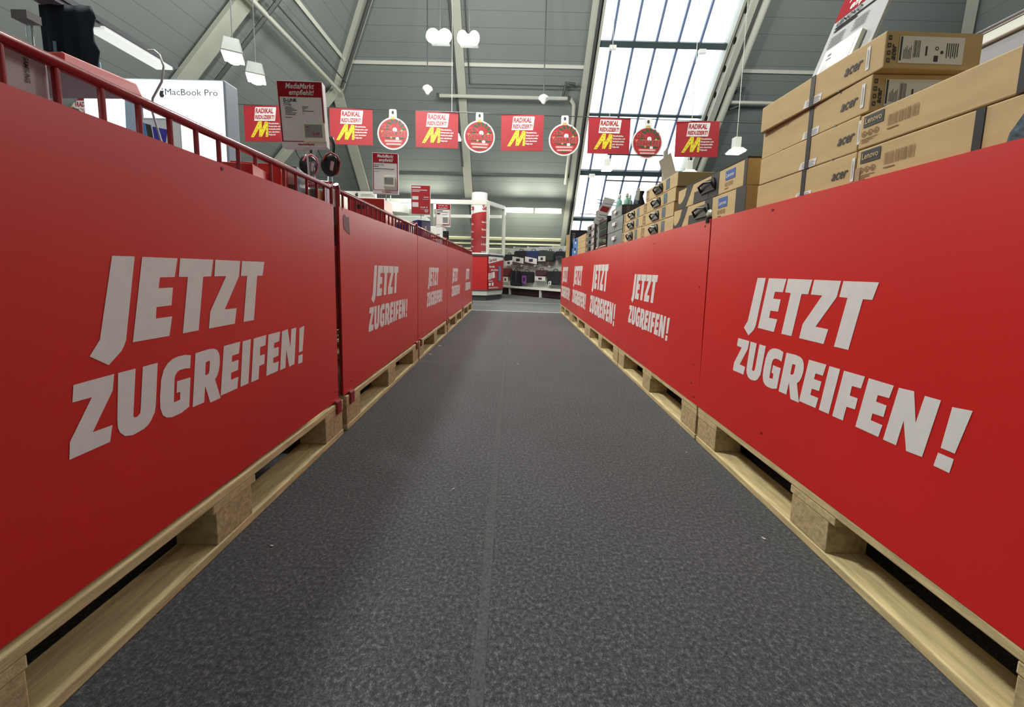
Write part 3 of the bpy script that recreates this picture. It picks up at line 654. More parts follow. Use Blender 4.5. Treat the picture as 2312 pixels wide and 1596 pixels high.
for k, (z0, z1, mm) in enumerate([(.872, .905, mat('maroon_sleeve', (92, 34, 40), .3)), (.906, .985, M_gloss), (.987, 1.045, M_gloss), (1.047, 1.105, M_gloss), (1.107, 1.145, M_gloss)]):
    lb = ['dark maroon carton, lowest under the glossy black cases', 'glossy black case, first above the maroon carton', 'glossy black case, second above the maroon carton', 'glossy black case, third above the maroon carton', 'thin glossy black case, topmost of its stack'][k]
    t, f, e, L, h = carton(lb, 'case', 'glossy black cases', 3.29, 3.72-.02*(k % 2), z0, z1, .32, m=mm, name='display_case', bev=.006)
    MB().flat([rect(.02, h*.25, .05, h*.7)], f, .001).build('label_strip', M_greyp, t)
for k in range(4):
    z0 = .872+.0695*k if k else .872; z1 = .872+.0695*(k+1)
    t, f, e, L, h = carton('dark brown carton with knob handle, %s one of the dark stack' % ['bottom', 'second', 'third', 'top'][k], 'box', 'dark cartons with knob handles', 3.80, 4.20, z0, z1-.001, .32, m=mat('dark_taupe_board', (74, 70, 66), .5))
    MB().slab(rrect(L*.32, h*.35, L*.5, h*.75, .006), f, 0, .012).build('handle', M_black, t)
    MB().flat([rect(L*.70, h*.08, L*.77, h*.92)], f, .001).flat([rect(L*.84, h*.3, L*.93, h*.95)], f, .001).build('side_label', M_label, t)
    MB().flat([rect(.004, h*.35, .03, h*.75)], f, .001).build('white_square', M_label, t)
    MB().flat([rect(L*.80, h*.05, L*.83, h*.6)], f, .001).build('red_stripe', M_redp, t)
for r_ in range(3):
    for c_ in range(2):
        a = 4.27+.27*c_
        t, f, e, L, h = carton('small plain brown carton, %s row, %s column beside blue boxes' % (['bottom', 'middle', 'top'][r_], ['nearer', 'farther'][c_]), 'box', 'small plain cartons', a, a+.265, .872+.073*r_, .944+.073*r_, .25)
        MB().flat([disc(L*.6, h*.4, .012, 10), disc(L*.6, h*.4, .009, 10)], f, .001).build('printed_mark', M_brownprint, t)
for k in range(2):
    t, f, e, L, h = carton('bright blue carton with white label, %s of the two' % ['lower', 'upper'][k], 'box', 'bright blue cartons', 4.84, 5.28-.08*k, .872+.112*k, .983+.112*k, .26, m=mat('blue_board', (64, 128, 200), .5))
    MB().flat([rect(L*.45, h*.35, L*.75, h*.62)], f, .001).build('white_label', M_label, t)
    MB().slab(rect(L*.62, h*.62, L*.7, h*.9), f, 0, .01).build('handle', M_black, t)
t, f, e, L, h = carton('tall black carton standing on end behind the blue boxes', 'box', None, 5.42, 5.50, .872, 1.245, .42, m=M_black, inset=.0)
m = MB(); text(m, 'TRAVEL', e, .075, .22, .03, w=.12, bold=.01, rot=90); m.build('wordmark', M_greyp, t) if False else None
MB().flat([rect(.03, .28, .06, .33), rect(.036, .29, .054, .32)], e, .001).flat([rect(.03, .2, .06, .27)], e, .001).build('grey_print', M_greyp, t)
t, f, e, L, h = carton('narrow upright brown cardboard strip at the far end of the right row', 'cardboard', None, 5.90, 5.95, .872, 1.22, .10, m=M_card, name='cardboard_strip')
MB().flat([rect(.045, .12, .08, .2)], e, .001).build('paper_tag', M_label, t)
# clear crinkled stopper in the joint between the first two boxes
t = thing('stopper', 'sparkling clear knob with black foot at the joint of the right row', 'knob', (.775, 1.535, .872))
MB().tube((0, 0, 0), (0, 0, .022), .022, 14).build('foot', M_black, t)
m = MB(); m.ball((0, 0, .034), .021, 7); m.build('knob', mat('sparkling_clear_plastic', (214, 226, 206), .15, metal=.3, bump=1, bs=120), t)

# ================================================================ price signs
def sign(label, grp, x, y, z, w, h, dep, rz, head, body, pole_z, tilt=0, price=None, red=False, extra=None, tag_at=(.55, .10, .42, .30), x_lean=0):
    t = thing('price_sign', label, 'sign', (x, y, z), rz, grp)
    t.rotation_euler = (tilt, x_lean, rz)
    f = Fr((-w/2, -dep/2, 0), (1, 0, 0), (0, 0, 1))
    MB().box(-w/2, w/2, -dep/2, dep/2, 0, h).build('case', M_white if grp else mat('sign_sheet', (190, 194, 196), .85, spec=.1), t, bevel=.0015)
    if red: MB().flat([rect(.003, .004, w-.003, h-.003)], f, .001).build('red_sheet', M_redp, t)
    else:
        m = MB(); b = w*.03
        m.flat([rect(b*.5, h*.76, w-b*.5, h-.003)], f, .001)
        for q in () if grp is None else (rect(b*.5, h*.08, b*1.4, h*.77), rect(w-b*1.4, h*.08, w-b*.5, h*.77), rect(b*.5, h*.08, w-b*.5, h*.092)): m.flat([q], f, .001)
        m.build('red_frame', mat('sign_red', (160, 34, 46), .85, spec=.1), t)
    m = MB()
    for (s_, a, b_, hh, ww, sh) in head: text(m, s_, f, a*w, b_*h, hh*h, w=ww*w, bold=.018, shear=sh, off=.002)
    m.build('headline', M_white, t)
    m = MB()
    for it in body:
        if it[0] == 't': text(m, it[1], f, it[2]*w, it[3]*h, it[4]*h, w=it[5]*w, bold=.02, off=.002)
        else: m.flat([rect(it[1]*w, it[2]*h, it[3]*w, it[4]*h)], f, .002)
    if body: m.build('body_print', mat('matt_ink', (44, 44, 48), .9, spec=.05) if not red else M_white, t)
    if extra:
        m = MB()
        for q in extra: m.flat([rect(q[0]*w, q[1]*h, q[2]*w, q[3]*h)], f, .0015)
        m.build('white_fields', M_white, t)
    if price:
        a, b_, c_, d_ = tag_at
        tg = MB().slab(rrect(a*w, b_*h, (a+c_)*w, (b_+d_)*h, .004), f, .001, .012).build('electronic_price_tag', mat('ivory_plastic', (226, 226, 206), .4), t)
        g = Fr(f.P(0, 0, .012), f.u, f.v)
        MB().flat([rect((a+.05)*w, (b_+.06)*h, (a+c_-.06)*w, (b_+d_-.03)*h)], g, .0006).build('screen', M_ink, tg)
        m = MB(); (price != '---') and text(m, price, g, (a+c_*.42)*w, (b_+d_*.33)*h, h*.045, w=w*.16, bold=.02, shear=.1)
        m.flat([rect((a+.09)*w, (b_+d_*.6)*h, (a+c_*.3)*w, (b_+d_*.63)*h)], g, .0012); m.flat([rect((a+.09)*w, (b_+d_*.72)*h, (a+c_*.25)*w, (b_+d_*.8)*h)], g, .0012)
        m.build('price_digits', M_redp if price != '---' else M_charcoal, tg)
        if grp == 'x': pass
    if pole_z:
        MB().tube((0, 0, 0), (0, 0, -(z-pole_z)), .0045, 8).build('pole', M_whitep, t)
    return t
mm_head = [('MediaMarkt', .19, .885, .08, .62, .2), ('empfiehlt!', .25, .79, .08, .54, .2)]
lines = [('r', .14, .60-.022*k, .14+(.16, .2, .26, .15, .25, .22, 0, .14)[k], .607-.022*k) for k in (0, 1, 2, 3, 4, 5, 7)]+[('r', .52, .61-.022*k, .52+(.14, .11, .05, .25, .02, .02)[k], .617-.022*k) for k in range(6)]
def foot(t, f_w, w, h, dep):
    f = Fr((-w/2, -dep/2, 0), (1, 0, 0), (0, 0, 1)); m = MB(); text(m, 'MediaMarkt', f, w*.36, h*.028, h*.024, w=w*.36, bold=.04, shear=.25, off=.002); m.build('footer_logo', M_redp, t)
t = sign('tall white price sign with red header and price 15.49, nearest of the left row', 'pole signs on the left', -1.02, 1.97, 1.243, .205, .302, .045, rad(8), mm_head,
         [('t', 'D-LINK', .12, .685, .05, .30), ('t', 'SWITCH', .12, .655, .018, .14), ('t', '5x10/100Mb', .12, .63, .016, .17)]+lines, .845, price='15.49', tag_at=(.50, .075, .50, .29))
t.rotation_euler = (0, rad(-3.0), rad(8)); foot(t, 0, .205, .302, .045)
t = sign('white price sign with red header, second from the camera on the left', 'pole signs on the left', -1.066, 3.32, 1.283, .205, .325, .04, rad(6), mm_head,
         [('t', 'USB HEADSETS', .06, .69, .03, .40), ('r', .06, .655, .24, .67), ('r', .06, .60, .85, .615), ('r', .06, .53, .25, .537)], .845, price='---', tag_at=(.42, .17, .46, .25))
foot(t, 0, .205, .325, .04)
t = sign('plain red price sign with white print and price 74,99', 'pole signs on the left', -.985, 4.22, 1.245, .20, .30, .03, rad(4),
         [('74,89 €', .48, .215, .05, .38, .1)],
         [('r', .06, .82, .85, .845), ('r', .06, .775, .45, .795), ('r', .66, .58, .92, .605), ('r', .6, .515, .92, .525), ('r', .5, .17, .92, .176)], .845, red=True, extra=[(.04, .90, .5, .955), (.06, .50, .38, .62), (.06, .25, .38, .41)])
f = Fr((-.1, -.015, 0), (1, 0, 0), (0, 0, 1))
MB().flat([disc(.16, .035, .018, 18), disc(.16, .035, .014, 18)], f, .002).flat([rect(.148, .031, .172, .039)], f, .002).build('round_seal', M_white, t)
t = sign('small white sign with red header, farthest of the left row signs', 'pole signs on the left', -.96, 5.42, 1.243, .20, .31, .03, rad(3), [('Ich bin ein', .2, .90, .05, .6, 0), ('Bestseller!', .19, .80, .055, .62, 0)],
         [('r', .08, .69, .48, .72), ('r', .08, .64, .85, .655), ('r', .42, .53, .75, .54), ('r', .08, .55, .3, .6)], .845, price='---', tag_at=(.44, .12, .46, .33))
foot(t, 0, .2, .31, .03)
# right: leaning white sign behind the strapped boxes
t = sign('large leaning white price sign with red header behind the strapped brown boxes', None, .905, 1.12, 1.10, .19, .285, .008, rad(-68), mm_head,
         [('t', 'LENOVO', .10, .69, .05, .42), ('r', .10, .655, .8, .672), ('r', .10, .625, .5, .64)]+[('r', .10, .56-.025*k, .36, .567-.025*k) for k in range(5)]+[('r', .5, .58-.025*k, .72, .587-.025*k) for k in range(5)], 0, price='---', tag_at=(.22, .08, .6, .30))
_v = V((.34, 0, 1)).normalized(); _u = V((0, -1, 0)); _n = _v.cross(_u)
t.rotation_euler = Matrix(((_u.x, _n.x, _v.x), (_u.y, _n.y, _v.y), (_u.z, _n.z, _v.z))).to_euler(); t.location = V((.87, 1.191, 1.261))-_v*.078+_u*.095
MB().tube((0, .008, -.003), (0, .008, .1), .0045, 8).build('pole', M_whitep, t)
# white paper on a pole above the handle boxes; blank side to the aisle
t = thing('paper_sign', 'blank white paper sheet curling on a pole above the handle boxes', 'sign', (.92, 2.44, 1.0))
fr = Fr((0, 0, 0), (1, 0, 0), (0, 0, 1))
MB().slab([(.006, .235), (.072, .285), (.032, .405), (-.038, .352)], fr, -.001, .001).build('sheet', M_label, t)
MB().slab([(-.01, .10), (.03, .11), (.022, .45), (.002, .42), (-.005, .34)], Fr((0, .02, 0), (1, 0, 0), (0, 0, 1)), -.001, .001).build('rear_sheet', M_label, t)
MB().tube((0, .025, .0), (0, .025, .42), .004, 8).build('pole', M_whitep, t)
for z in (.395, .235):
    MB().tube((.01, .03, z), (-.33, .1, z+.02), .004, 6).build('wire_arm', M_dark, t)
t = thing('price_sign', 'tilted white paper sign with red block behind the grey cartons', 'sign', (.79, 3.60, 1.11))
fr = Fr((0, 0, 0), (1, 0, 0), (.32, 0, 1))
fr = Fr((0, 0, 0), V((1, 0, -.12)), V((.12, 0, 1)))
MB().slab([(-.06, .0), (.04, .0), (.11, .235), (.01, .245)], fr, -.001, .001).build('sheet', M_label, t)
MB().flat([[(-.015, .12), (.055, .11), (.072, .155), (.002, .165)]], fr, .0016).build('red_block', M_redp, t)
m = MB()
for k in range(7):
    if 2 < k < 5: continue
    m.flat([rect(-.03+.008*k, .03+.026*k, .045+.008*k, .034+.026*k)], fr, .0016)
m.build('fine_print', M_greyp, t)
MB().tube((0, .01, -.21), (0, .01, .05), .005, 8).build('pole', M_whitep, t)
for z in (.20, .17): MB().tube((-.02, .01, z+.02), (.2, .05, z), .0035, 6).build('wire_arm', M_dark, t)
t = thing('price_sign', 'narrow red and white sign seen edge-on at the far right row', 'sign', (.83, 3.97, 1.15))
MB().slab([(0, 0), (.03, .0), (.04, .15), (.005, .13)], Fr((0, 0, 0), (1, 0, 0), (0, 0, 1)), -.001, .001).build('sheet', mat('pale_red_sheet', (214, 150, 150), .5), t)
MB().tube((.015, .01, -.23), (.015, .01, .05), .004, 8).build('pole', M_whitep, t)
MB().tube((.015, .01, .10), (-.15, .05, .11), .0035, 6).build('wire_arm', M_dark, t)
# white fixture behind the right row
t = thing('lit_cabinet', 'white cabinet with rimmed top edge at the upper right', 'cabinet', (1.66, 1.53, 0))
MB().box(0, .5, -1.6, 0, 0, 1.50).build('body', mat('lilac_grey_laminate', (150, 150, 156), .4), t, bevel=.01)
MB().box(-.012, .5, -1.6, -.04, 1.50, 1.535).build('top_rim', M_whitep, t, bevel=.004)
MB().tube((-.012, -1.6, 1.545), (-.012, -.05, 1.545), .008, 8).build('edge_tube', M_acryl, t)
t = thing('paper_bundle', 'white papers lying behind the upper swoosh box', 'papers', (.84, 1.40, 1.0585))
MB().hexa([(-.05, -.03, 0), (.03, -.03, 0), (.03, .03, 0), (-.05, .03, 0), (-.045, -.025, .014), (.03, -.03, .020), (.03, .03, .020), (-.045, .03, .014)]).build('sheets', M_label, t)

# ================================================================ goods in the left cages
M_samsung = mat('white_carton_print', (186, 180, 182), .5)
t = thing('white_box', 'white product box with dark headphone print and vertical wordmark in the nearest cage', 'box', (-.699, .43, .846), 0)
MB().box(-.22, 0, 0, .183, 0, .120).build('carton', M_samsung, t, bevel=.004)
f = Fr((0, 0, 0), (0, 1, 0), (0, 0, 1))
m = MB(); text(m, 'SAMSUNG', f, .152, .110, .0055, w=.034, bold=.02, rot=-90); m.build('wordmark', M_charcoal, t)
m = MB(); m.path([f.P(.025+.026*math.cos(a), .028+.055*math.sin(a), .002) for a in [rad(q) for q in range(-20, 110, 12)]], .0042, 6)
m.build('headphone_picture', M_charcoal, t)
t = thing('red_lidded_box', 'red lid with mauve underside resting behind the near rail', 'box', (-.86, .80, .846), 0)
MB().hexa([(-.24, -.035, .180), (.015, -.035, .183), (.02, .12, .193), (-.24, .12, .190), (-.235, -.03, .205), (.01, -.03, .214), (.012, .115, .222), (-.235, .115, .224)]).build('lid', M_red, t, bevel=.004)
MB().hexa([(-.23, -.03, .174), (.005, -.03, .177), (.01, .11, .187), (-.23, .11, .184), (-.23, -.03, .180), (.005, -.03, .183), (.01, .11, .193), (-.23, .11, .190)]).build('mauve_underside', mat('mauve_grey_tray', (128, 108, 118), .5, var=.15, vs=9), t)
MB().tube((-.16, .03, 0), (-.16, .03, .18), .006, 8).build('stem', M_acryl, t)
def lbox(name, label, x, y, z0, w, l, h, m, rz=0, group=None, tilt=(0, 0), parts=()):
    t = thing(name, label, 'box', (x, y, z0), rz, group); t.rotation_euler = (tilt[0], tilt[1], rz)
    MB().box(-w/2, w/2, -l/2, l/2, 0, h).build('carton', m, t, bevel=.002)
    return t, Fr((w/2, -l/2, 0), (0, 1, 0), (0, 0, 1)), Fr((-w/2, -l/2, 0), (1, 0, 0), (0, 0, 1))
RB = mat('glossy_red_carton', (206, 44, 42), .35)
t, f, e = lbox('red_box', 'red box with black corner lying in the nearest cage', -.745, 1.06, .846, .13, .10, .082, RB, rad(12))
MB().flat([[(.0, 0), (.11, 0), (.055, .075), (.02, .05)]], e, .001).build('black_corner', M_charcoal, t)
t, f, e = lbox('red_box', 'red box with white star logo in the nearest cage', -.775, 1.22, .846, .13, .08, .125, RB, rad(16))
m = MB(); m.flat([disc(.075, .085, .016, 16), disc(.075, .085, .013, 16)], e, .001).flat([[(.075+.013*math.cos(rad(90+36*k))*(1 if k % 2 == 0 else .45), .085+.013*math.sin(rad(90+36*k))*(1 if k % 2 == 0 else .45)) for k in range(10)]], e, .001)
m.build('star_logo', M_white, t)
t, f, e = lbox('grey_box', 'grey and black product box with white barcode label in the nearest cage', -.765, 1.33, .846, .10, .10, .145, mat('slate_picture_carton', (120, 136, 146), .35, var=.2, vs=8), rad(14))
MB().flat([rect(0, 0, .10, .06)], e, .001).flat([rect(0, 0, .10, .065)], f, .001).build('black_band', M_charcoal, t)
MB().flat([rect(.06, .085, .095, .13)], e, .001).build('barcode_label', M_label, t)
t, f, e = lbox('brown_box', 'small brown box with grey edge at the far end of the nearest cage', -.735, 1.43, .846, .08, .05, .095, M_card, 0)
MB().flat([rect(.055, 0, .08, .095)], e, .001).build('grey_edge', M_greyp, t)
t, f, e = lbox('white_box', 'white and dark box leaning at the first joint of the left row', -.775, 1.70, .846, .09, .12, .140, mat('pale_blue_carton', (206, 218, 222), .35), rad(8))
MB().flat([rect(0, 0, .09, .07)], e, .001).flat([rect(0, 0, .12, .06)], f, .001).build('dark_band', mat('dark_violet_band', (58, 52, 70), .4), t)
# second cage: headset display, red boxes
def headset(label, x, y, z, accent, s=1, rz=0):
    t = thing('headset', label, 'headset', (x, y, z), rz, 'headsets on clear stands'); t.scale = (s, s, s)
    MB().ball((0, 0, 0), (.040, .025, .052), 12).build('ear_cup', M_black, t, smooth=True)
    MB().ball((.0, .02, 0), (.034, .02, .044), 10).build('ear_cushion', M_charcoal, t, smooth=True)
    MB().path([(-.018, -.024, .012), (-.004, -.026, .034), (.016, -.024, .046), (.036, -.01, .036), (.044, 0, .01), (.038, 0, -.02), (.028, 0, -.04)], .0045, 8).build('accent_arch', accent, t, smooth=True)
    MB().path([(.012, .01, .055), (.014, .015, .085), (.002, .02, .118), (-.03, .03, .135), (-.06, .04, .138)], [.006, .009, .011, .010, .008], 8).build('headband', M_black, t, smooth=True)
    MB().path([(-.03, 0, .02), (-.045, 0, .045), (-.06, 0, .09)], .002, 6).build('cable', M_black, t)
    MB().slab([(.012, -.028), (.022, -.032), (.03, .006), (.018, .01)], Fr((0, -.028, 0), (1, 0, 0), (0, 0, 1)), -.004, .002).build('white_tag', mat('pink_tag', (206, 170, 170), .5), t)
    return t
headset('black headset with dark red arch hanging right below the nearest price sign', -.944, 2.05, 1.188, mat('rust_red', (140, 44, 36), .35), s=1.15)
headset('headset with pink cup partly hidden by the pole of the nearest price sign', -1.082, 2.10, 1.195, mat('pink_plastic', (206, 104, 124), .35), s=1.1, rz=rad(20))
for k, (x, y, w0) in enumerate([(-1.045, 2.07, .045), (-.975, 2.12, .032)]):
    t = thing('acrylic_stand', ['clear acrylic headset stand with bluish reflections, left', 'clear acrylic headset stand behind the black headset, right'][k], 'stand', (x, y, .846), 0, 'acrylic headset stands')
    sgn = (1, -1)[k]
    MB().slab([(-w0, .0), (w0, .0), (w0*.9+.012*sgn, .13), (w0*.3, .25), (w0*.25, .36), (-w0*.3, .36), (-w0*.5, .25), (-w0*.9+.012*sgn, .13)], Fr((0, 0, 0), (1, 0, 0), (0, 0, 1)), -.003, .003).build('upright', M_acryl, t)
    MB().box(-.05, .05, -.04, .04, 0, .006).build('base', M_acryl, t)
    if k == 0: MB().slab([(-.026, .14), (.028, .13), (.014, .21), (-.016, .22)], Fr((0, .012, 0), (1, 0, 0), (0, 0, 1)), -.001, .001).build('blue_reflection', mat('sky_blue_reflection', (150, 184, 224), .4), t)  # bluish reflection in the acrylic, put in as a coloured sheet
t, f, e = lbox('red_box', 'large red open-top box with black headphones picture in the second cage', -.83, 2.29, .846, .21, .18, .205, RB, rad(3))
m = MB(); m.flat([rect(.06, .145, .10, .17)], e, .001).flat([rrect(.045, .135, .06, .18, .006)], e, .001); m.build('headphones_picture', M_black, t)
MB().flat([rect(0, 0, .21, .075)], e, .0008).build('dark_base_band', mat('brown_grey_band', (110, 84, 84), .5), t)
t = thing('white_cup', 'white rounded plastic shell in the second cage', 'plastic shell', (-.79, 2.50, .846))
MB().lathe([(.05, 0), (.055, .05), (.05, .12), (.03, .17), (.01, .185)], n=16, sc=(.9, .6)).build('shell', M_whitep, t, smooth=True)
MB().ball((-.02, -.02, .175), (.04, .02, .02), 8).build('pink_rim', mat('pink_tag', (206, 170, 170)), t, smooth=True)
t, f, e = lbox('blue_box', 'deep blue carton at the second joint of the left row', -.755, 2.645, .846, .10, .08, .115, mat('deep_blue_carton', (44, 50, 120), .4), rad(25))
t, f, e = lbox('blue_box', 'blue and silver carton with pointed top in the third cage', -.865, 3.72, .946, .13, .12, .17, mat('deep_blue_carton', (44, 50, 120)), rad(38))
MB().flat([rect(.04, .02, .13, .16)], e, .001).build('silver_panel', mat('silver_blue_panel', (150, 156, 186), .3, var=.3, vs=9), t)
MB().flat([rect(.07, .05, .09, .12)], e, .0016).build('white_panel', M_label, t)
t, f, e = lbox('dark_box', 'low dark carton under the blue and silver carton', -.84, 3.72, .846, .18, .30, .099, mat('plum_carton', (70, 44, 58), .5), 0)
t, f, e = lbox('white_box', 'long low white tray in the third cage', -.80, 3.2, .846, .2, .36, .06, M_label, 0)
t, f, e = lbox('red_box', 'low red carton in the fourth cage', -.86, 4.45, .846, .22, .30, .09, RB, 0)
t, f, e = lbox('grey_box', 'grey product tray in the farthest cage', -.84, 5.75, .846, .3, .36, .10, M_greybox, 0)

# ================================================================ lit advert, canopy with cloth
t = thing('lit_advert', 'large lit white advert box with laptop picture behind the left row', 'advert', (-2.14, 3.0, 0), 0)
MB().box(-1.05, .0, .0, .14, 0, 2.015).build('case', mat('blue_grey_case', (126, 140, 152), .4), t, bevel=.01)
MB().box(-1.03, -.012, -.012, .002, .55, 2.0).build('lit_face', M_screen, t)
f = Fr((-1.03, -.0125, .55), (1, 0, 0), (0, 0, 1))
m = MB(); text(m, 'MacBook Pro', f, .600, 1.345, .045, w=.385, bold=-.004, off=.001); m.build('headline', mat('slate_print', (70, 78, 92), .6), t)
m = MB()
m.flat([[(a+.045, b) for a, b in [(.522, 1.375), (.515, 1.36), (.512, 1.35), (.515, 1.335), (.523, 1.325), (.530, 1.328), (.537, 1.325), (.545, 1.335), (.548, 1.342), (.541, 1.350), (.542, 1.362), (.547, 1.368), (.540, 1.375), (.532, 1.372)]]], f, .001)
m.flat([[(a+.045, b) for a, b in [(.531, 1.377), (.533, 1.388), (.541, 1.393), (.539, 1.382)]]], f, .001); m.build('fruit_logo', mat('slate_print', (70, 78, 92)), t)
MB().flat([[(.28, .7), (.43, .7), (.43, 1.29), (.30, 1.31)]], f, .001).build('pale_backdrop', mat('pale_blue_print', (178, 200, 226), .5), t)
lp = MB().flat([rrect(.40, .62, .70, 1.18, .02)], f, .0015).build('laptop_picture', mat('silver_print', (196, 208, 222), .5), t)
MB().flat([rrect(.408, .62, .692, 1.165, .015)], f, .002).build('laptop_screen', mat('white_screen_print', (236, 240, 246), .4), lp)
MB().flat([[(.412, 1.15), (.44, 1.14), (.50, .62), (.44, .62)]], f, .0026).build('blue_streak', mat('azure_print', (90, 150, 220), .4), lp)
MB().flat([[(.44, 1.14), (.48, 1.13), (.54, .62), (.50, .62)]], f, .0026).build('dark_streak', M_charcoal, lp)
MB().flat([[(.49, 1.12), (.60, 1.10), (.54, .80), (.525, .72)]], f, .0026).build('violet_streak', mat('violet_print', (70, 66, 180), .4), lp)
MB().flat([[(.66, .62), (.692, .62), (.692, .86)]], f, .0026).build('violet_corner', mat('violet_print', (70, 66, 180)), lp)
# canopy
t = thing('display_canopy', 'long black-edged canopy with lit white underside at the upper left', 'canopy', (-2.2, 0, 0))
MB().box(-.14, 0, .9, 2.67, 1.925, 1.953).build('black_edge', mat('black_blue_edge', (36, 42, 54), .4), t)
MB().box(-.115, -.012, 2.22, 2.64, 1.906, 1.9245).build('lit_underside', glow('canopy_light', (236, 245, 238), .45), t)
MB().box(-.12, -.012, 1.0, 2.20, 1.906, 1.9245).build('grey_underside', mat('lilac_grey_laminate', (150, 150, 156)), t)
MB().tube((-.07, .95, 0), (-.07, .95, 1.906), .02, 12).build('post', M_whitep, t)
t = thing('cloth', 'dark navy cloth hanging from the canopy at the upper left', 'cloth', (-2.2, 2.03, 0))
m = MB(); n_ = 28; vs = []
top, bot = 1.905, 1.60
for j in range(7):
    z = top+(bot-top)*j/6
    for i in range(n_+1):
        u = i/n_; wv = .012*math.sin(u*21)*(.3+j/6)
        vs.append((-.13+.255*u+(.014*math.sin(j*1.9) if i == n_ else 0), wv, z))
q = n_+1; fs = [(j*q+i, j*q+i+1, (j+1)*q+i+1, (j+1)*q+i) for j in range(6) for i in range(n_)]
m.add(vs, fs); o = m.build('drape', M_navy, t, smooth=True); sd = o.modifiers.new('thick', 'SOLIDIFY'); sd.thickness = .006
MB().path([(-.05, -.02, 1.73), (-.048, -.022, 1.62)], .006, 8).build('blue_reflection_strip', mat('pale_teal_strip', (120, 160, 184), .3), t)  # bluish reflection on the cloth, put in as a pale coloured strip
MB().tube((.118, .02, 1.52), (.108, .02, 1.66), .012, 8).build('pale_edge_strip', mat('pale_teal_strip', (120, 160, 184)), t)
t = thing('cable', 'pale loose cable hanging from the canopy in front of the lit advert', 'cable')
def A_(x, y, Y):
    d = CF+CR*((x-1156)/FPX)-CU*((y-CY)/FPX); return CC+d*((Y-CC.y)/d.y)
MB().path([V((-2.192, 2.45, 1.925)), V((-2.155, 2.45, 1.925)), V((-2.125, 2.45, 1.90)), V((-2.105, 2.45, 1.836)), V((-2.124, 2.45, 1.748)), V((-2.185, 2.45, 1.653)), V((-2.195, 2.45, 1.582)), V((-2.15, 2.45, 1.40)), V((-2.1, 2.45, .9)), V((-2.1, 2.45, .006))], .006, 8).build('cord', mat('pale_grey_cord', (176, 176, 178), .4), t, smooth=True)
t = thing('display_post', 'clear post with grey clamp at the upper left frame edge', 'display post', (-1.62, 1.29, 0))
MB().tube((.03, .06, .6), (.03, .06, 1.46), .009, 10).build('clear_post', M_acryl, t); MB().box(-.0, .05, .04, .08, 1.44, 1.465).build('clamp', M_greyp, t)
MB().box(-.06, .10, 0, .12, 0, .6).build('plinth', M_steelw, t)

# ================================================================ hanging paper flags and ornaments
t = thing('banner_string', 'thin dark string spanning the hall above flags and ornaments', 'string')
MB().path([V((-8.0+.5*k, 6.5, 3.262-.0125*(.5*k))) for k in range(30)], .006, 6).build('strand', M_dark, t)
def cord_z(x): return 3.262-.0125*(x+8)
def make_flag(label):
    t = thing('paper_flag', label, 'paper flag', (0, 0, 0), 0, 'red sale flags on the cord')
    f = Fr((-.34, -.004, -.56), (1, 0, 0), (0, 0, 1))
    MB().box(-.34, .34, -.003, .003, -.56, -.005).build('sheet', mat('flag_red', (166, 36, 46), .55, var=.04, vs=2), t)
    MB().flat([[(.17, .335), (.165, .32), (.50, .32), (.51, .325), (.535, .52), (.53, .53), (.20, .53), (.19, .52)]], f, .001).build('white_field', M_white, t)
    m = MB(); text(m, 'RADIKAL', f, .195, .438, .072, w=.29, bold=.032, shear=.12, off=.003); text(m, 'REDUZIERT!', f, .185, .348, .058, w=.31, bold=.032, shear=.15, off=.003); m.build('headline', M_redp, t)
    m = MB()
    m.flat([[(.10, .065), (.15, .065), (.245, .205), (.235, .075), (.285, .075), (.36, .21), (.345, .075), (.385, .075), (.395, .30), (.345, .31), (.285, .185), (.29, .315), (.235, .31)]], f, .002); m.build('yellow_letter', M_yellow, t)
    m = MB(); r = random.Random(5)
    for (a, b) in [(.14, .09), (.17, .14), (.205, .19), (.235, .24), (.26, .28), (.27, .20), (.265, .13), (.255, .09), (.31, .2), (.33, .26), (.36, .28), (.37, .22), (.365, .16), (.36, .10)]:
        m.flat([[(a-.006, b-.003), (a+.002, b-.009), (a+.007, b+.004), (a-.001, b+.009)]], f, .003)
    m.build('dark_specks', M_charcoal, t)
    m = MB()
    for k, s_ in enumerate(['Einzelstücke,', 'Restposten und', 'Auslaufmodelle', 'zum absoluten', 'Tiefpreis!']):
        text(m, s_, f, .405-.004*k, .27-.043*k, .024, w=(.17, .20, .195, .185, .12)[k], bold=.03, off=.002)
    m.build('small_print', M_white, t)
    return t
flx = [-4.02, -2.635, -1.255, .12, 1.52, 2.945]
fl0 = None
names = ['leftmost fully visible red sale flag, left of the nearest price sign', 'red sale flag partly hidden behind the nearest price sign', 'red sale flag left of the middle rafter', 'red sale flag right of the middle rafter', 'red sale flag over the left edge of the roof window', 'red sale flag over the right part of the roof window']
for i, x in enumerate(flx):
    o = fl0 if i == 0 and fl0 else (make_flag(names[i]) if i == 0 else copy_tree(fl0)); fl0 = fl0 or o
    o.location = (x, 6.5, cord_z(x)); o['label'] = names[i]; o.rotation_euler = (0, 0, rad((-2, 1.5, 3, -2, 1, -3)[i]))
o = copy_tree(fl0); o.location = (-6.88, 6.5, cord_z(-6.88)); o['label'] = 'red sale flag glimpsed between the cage bars at the far left'
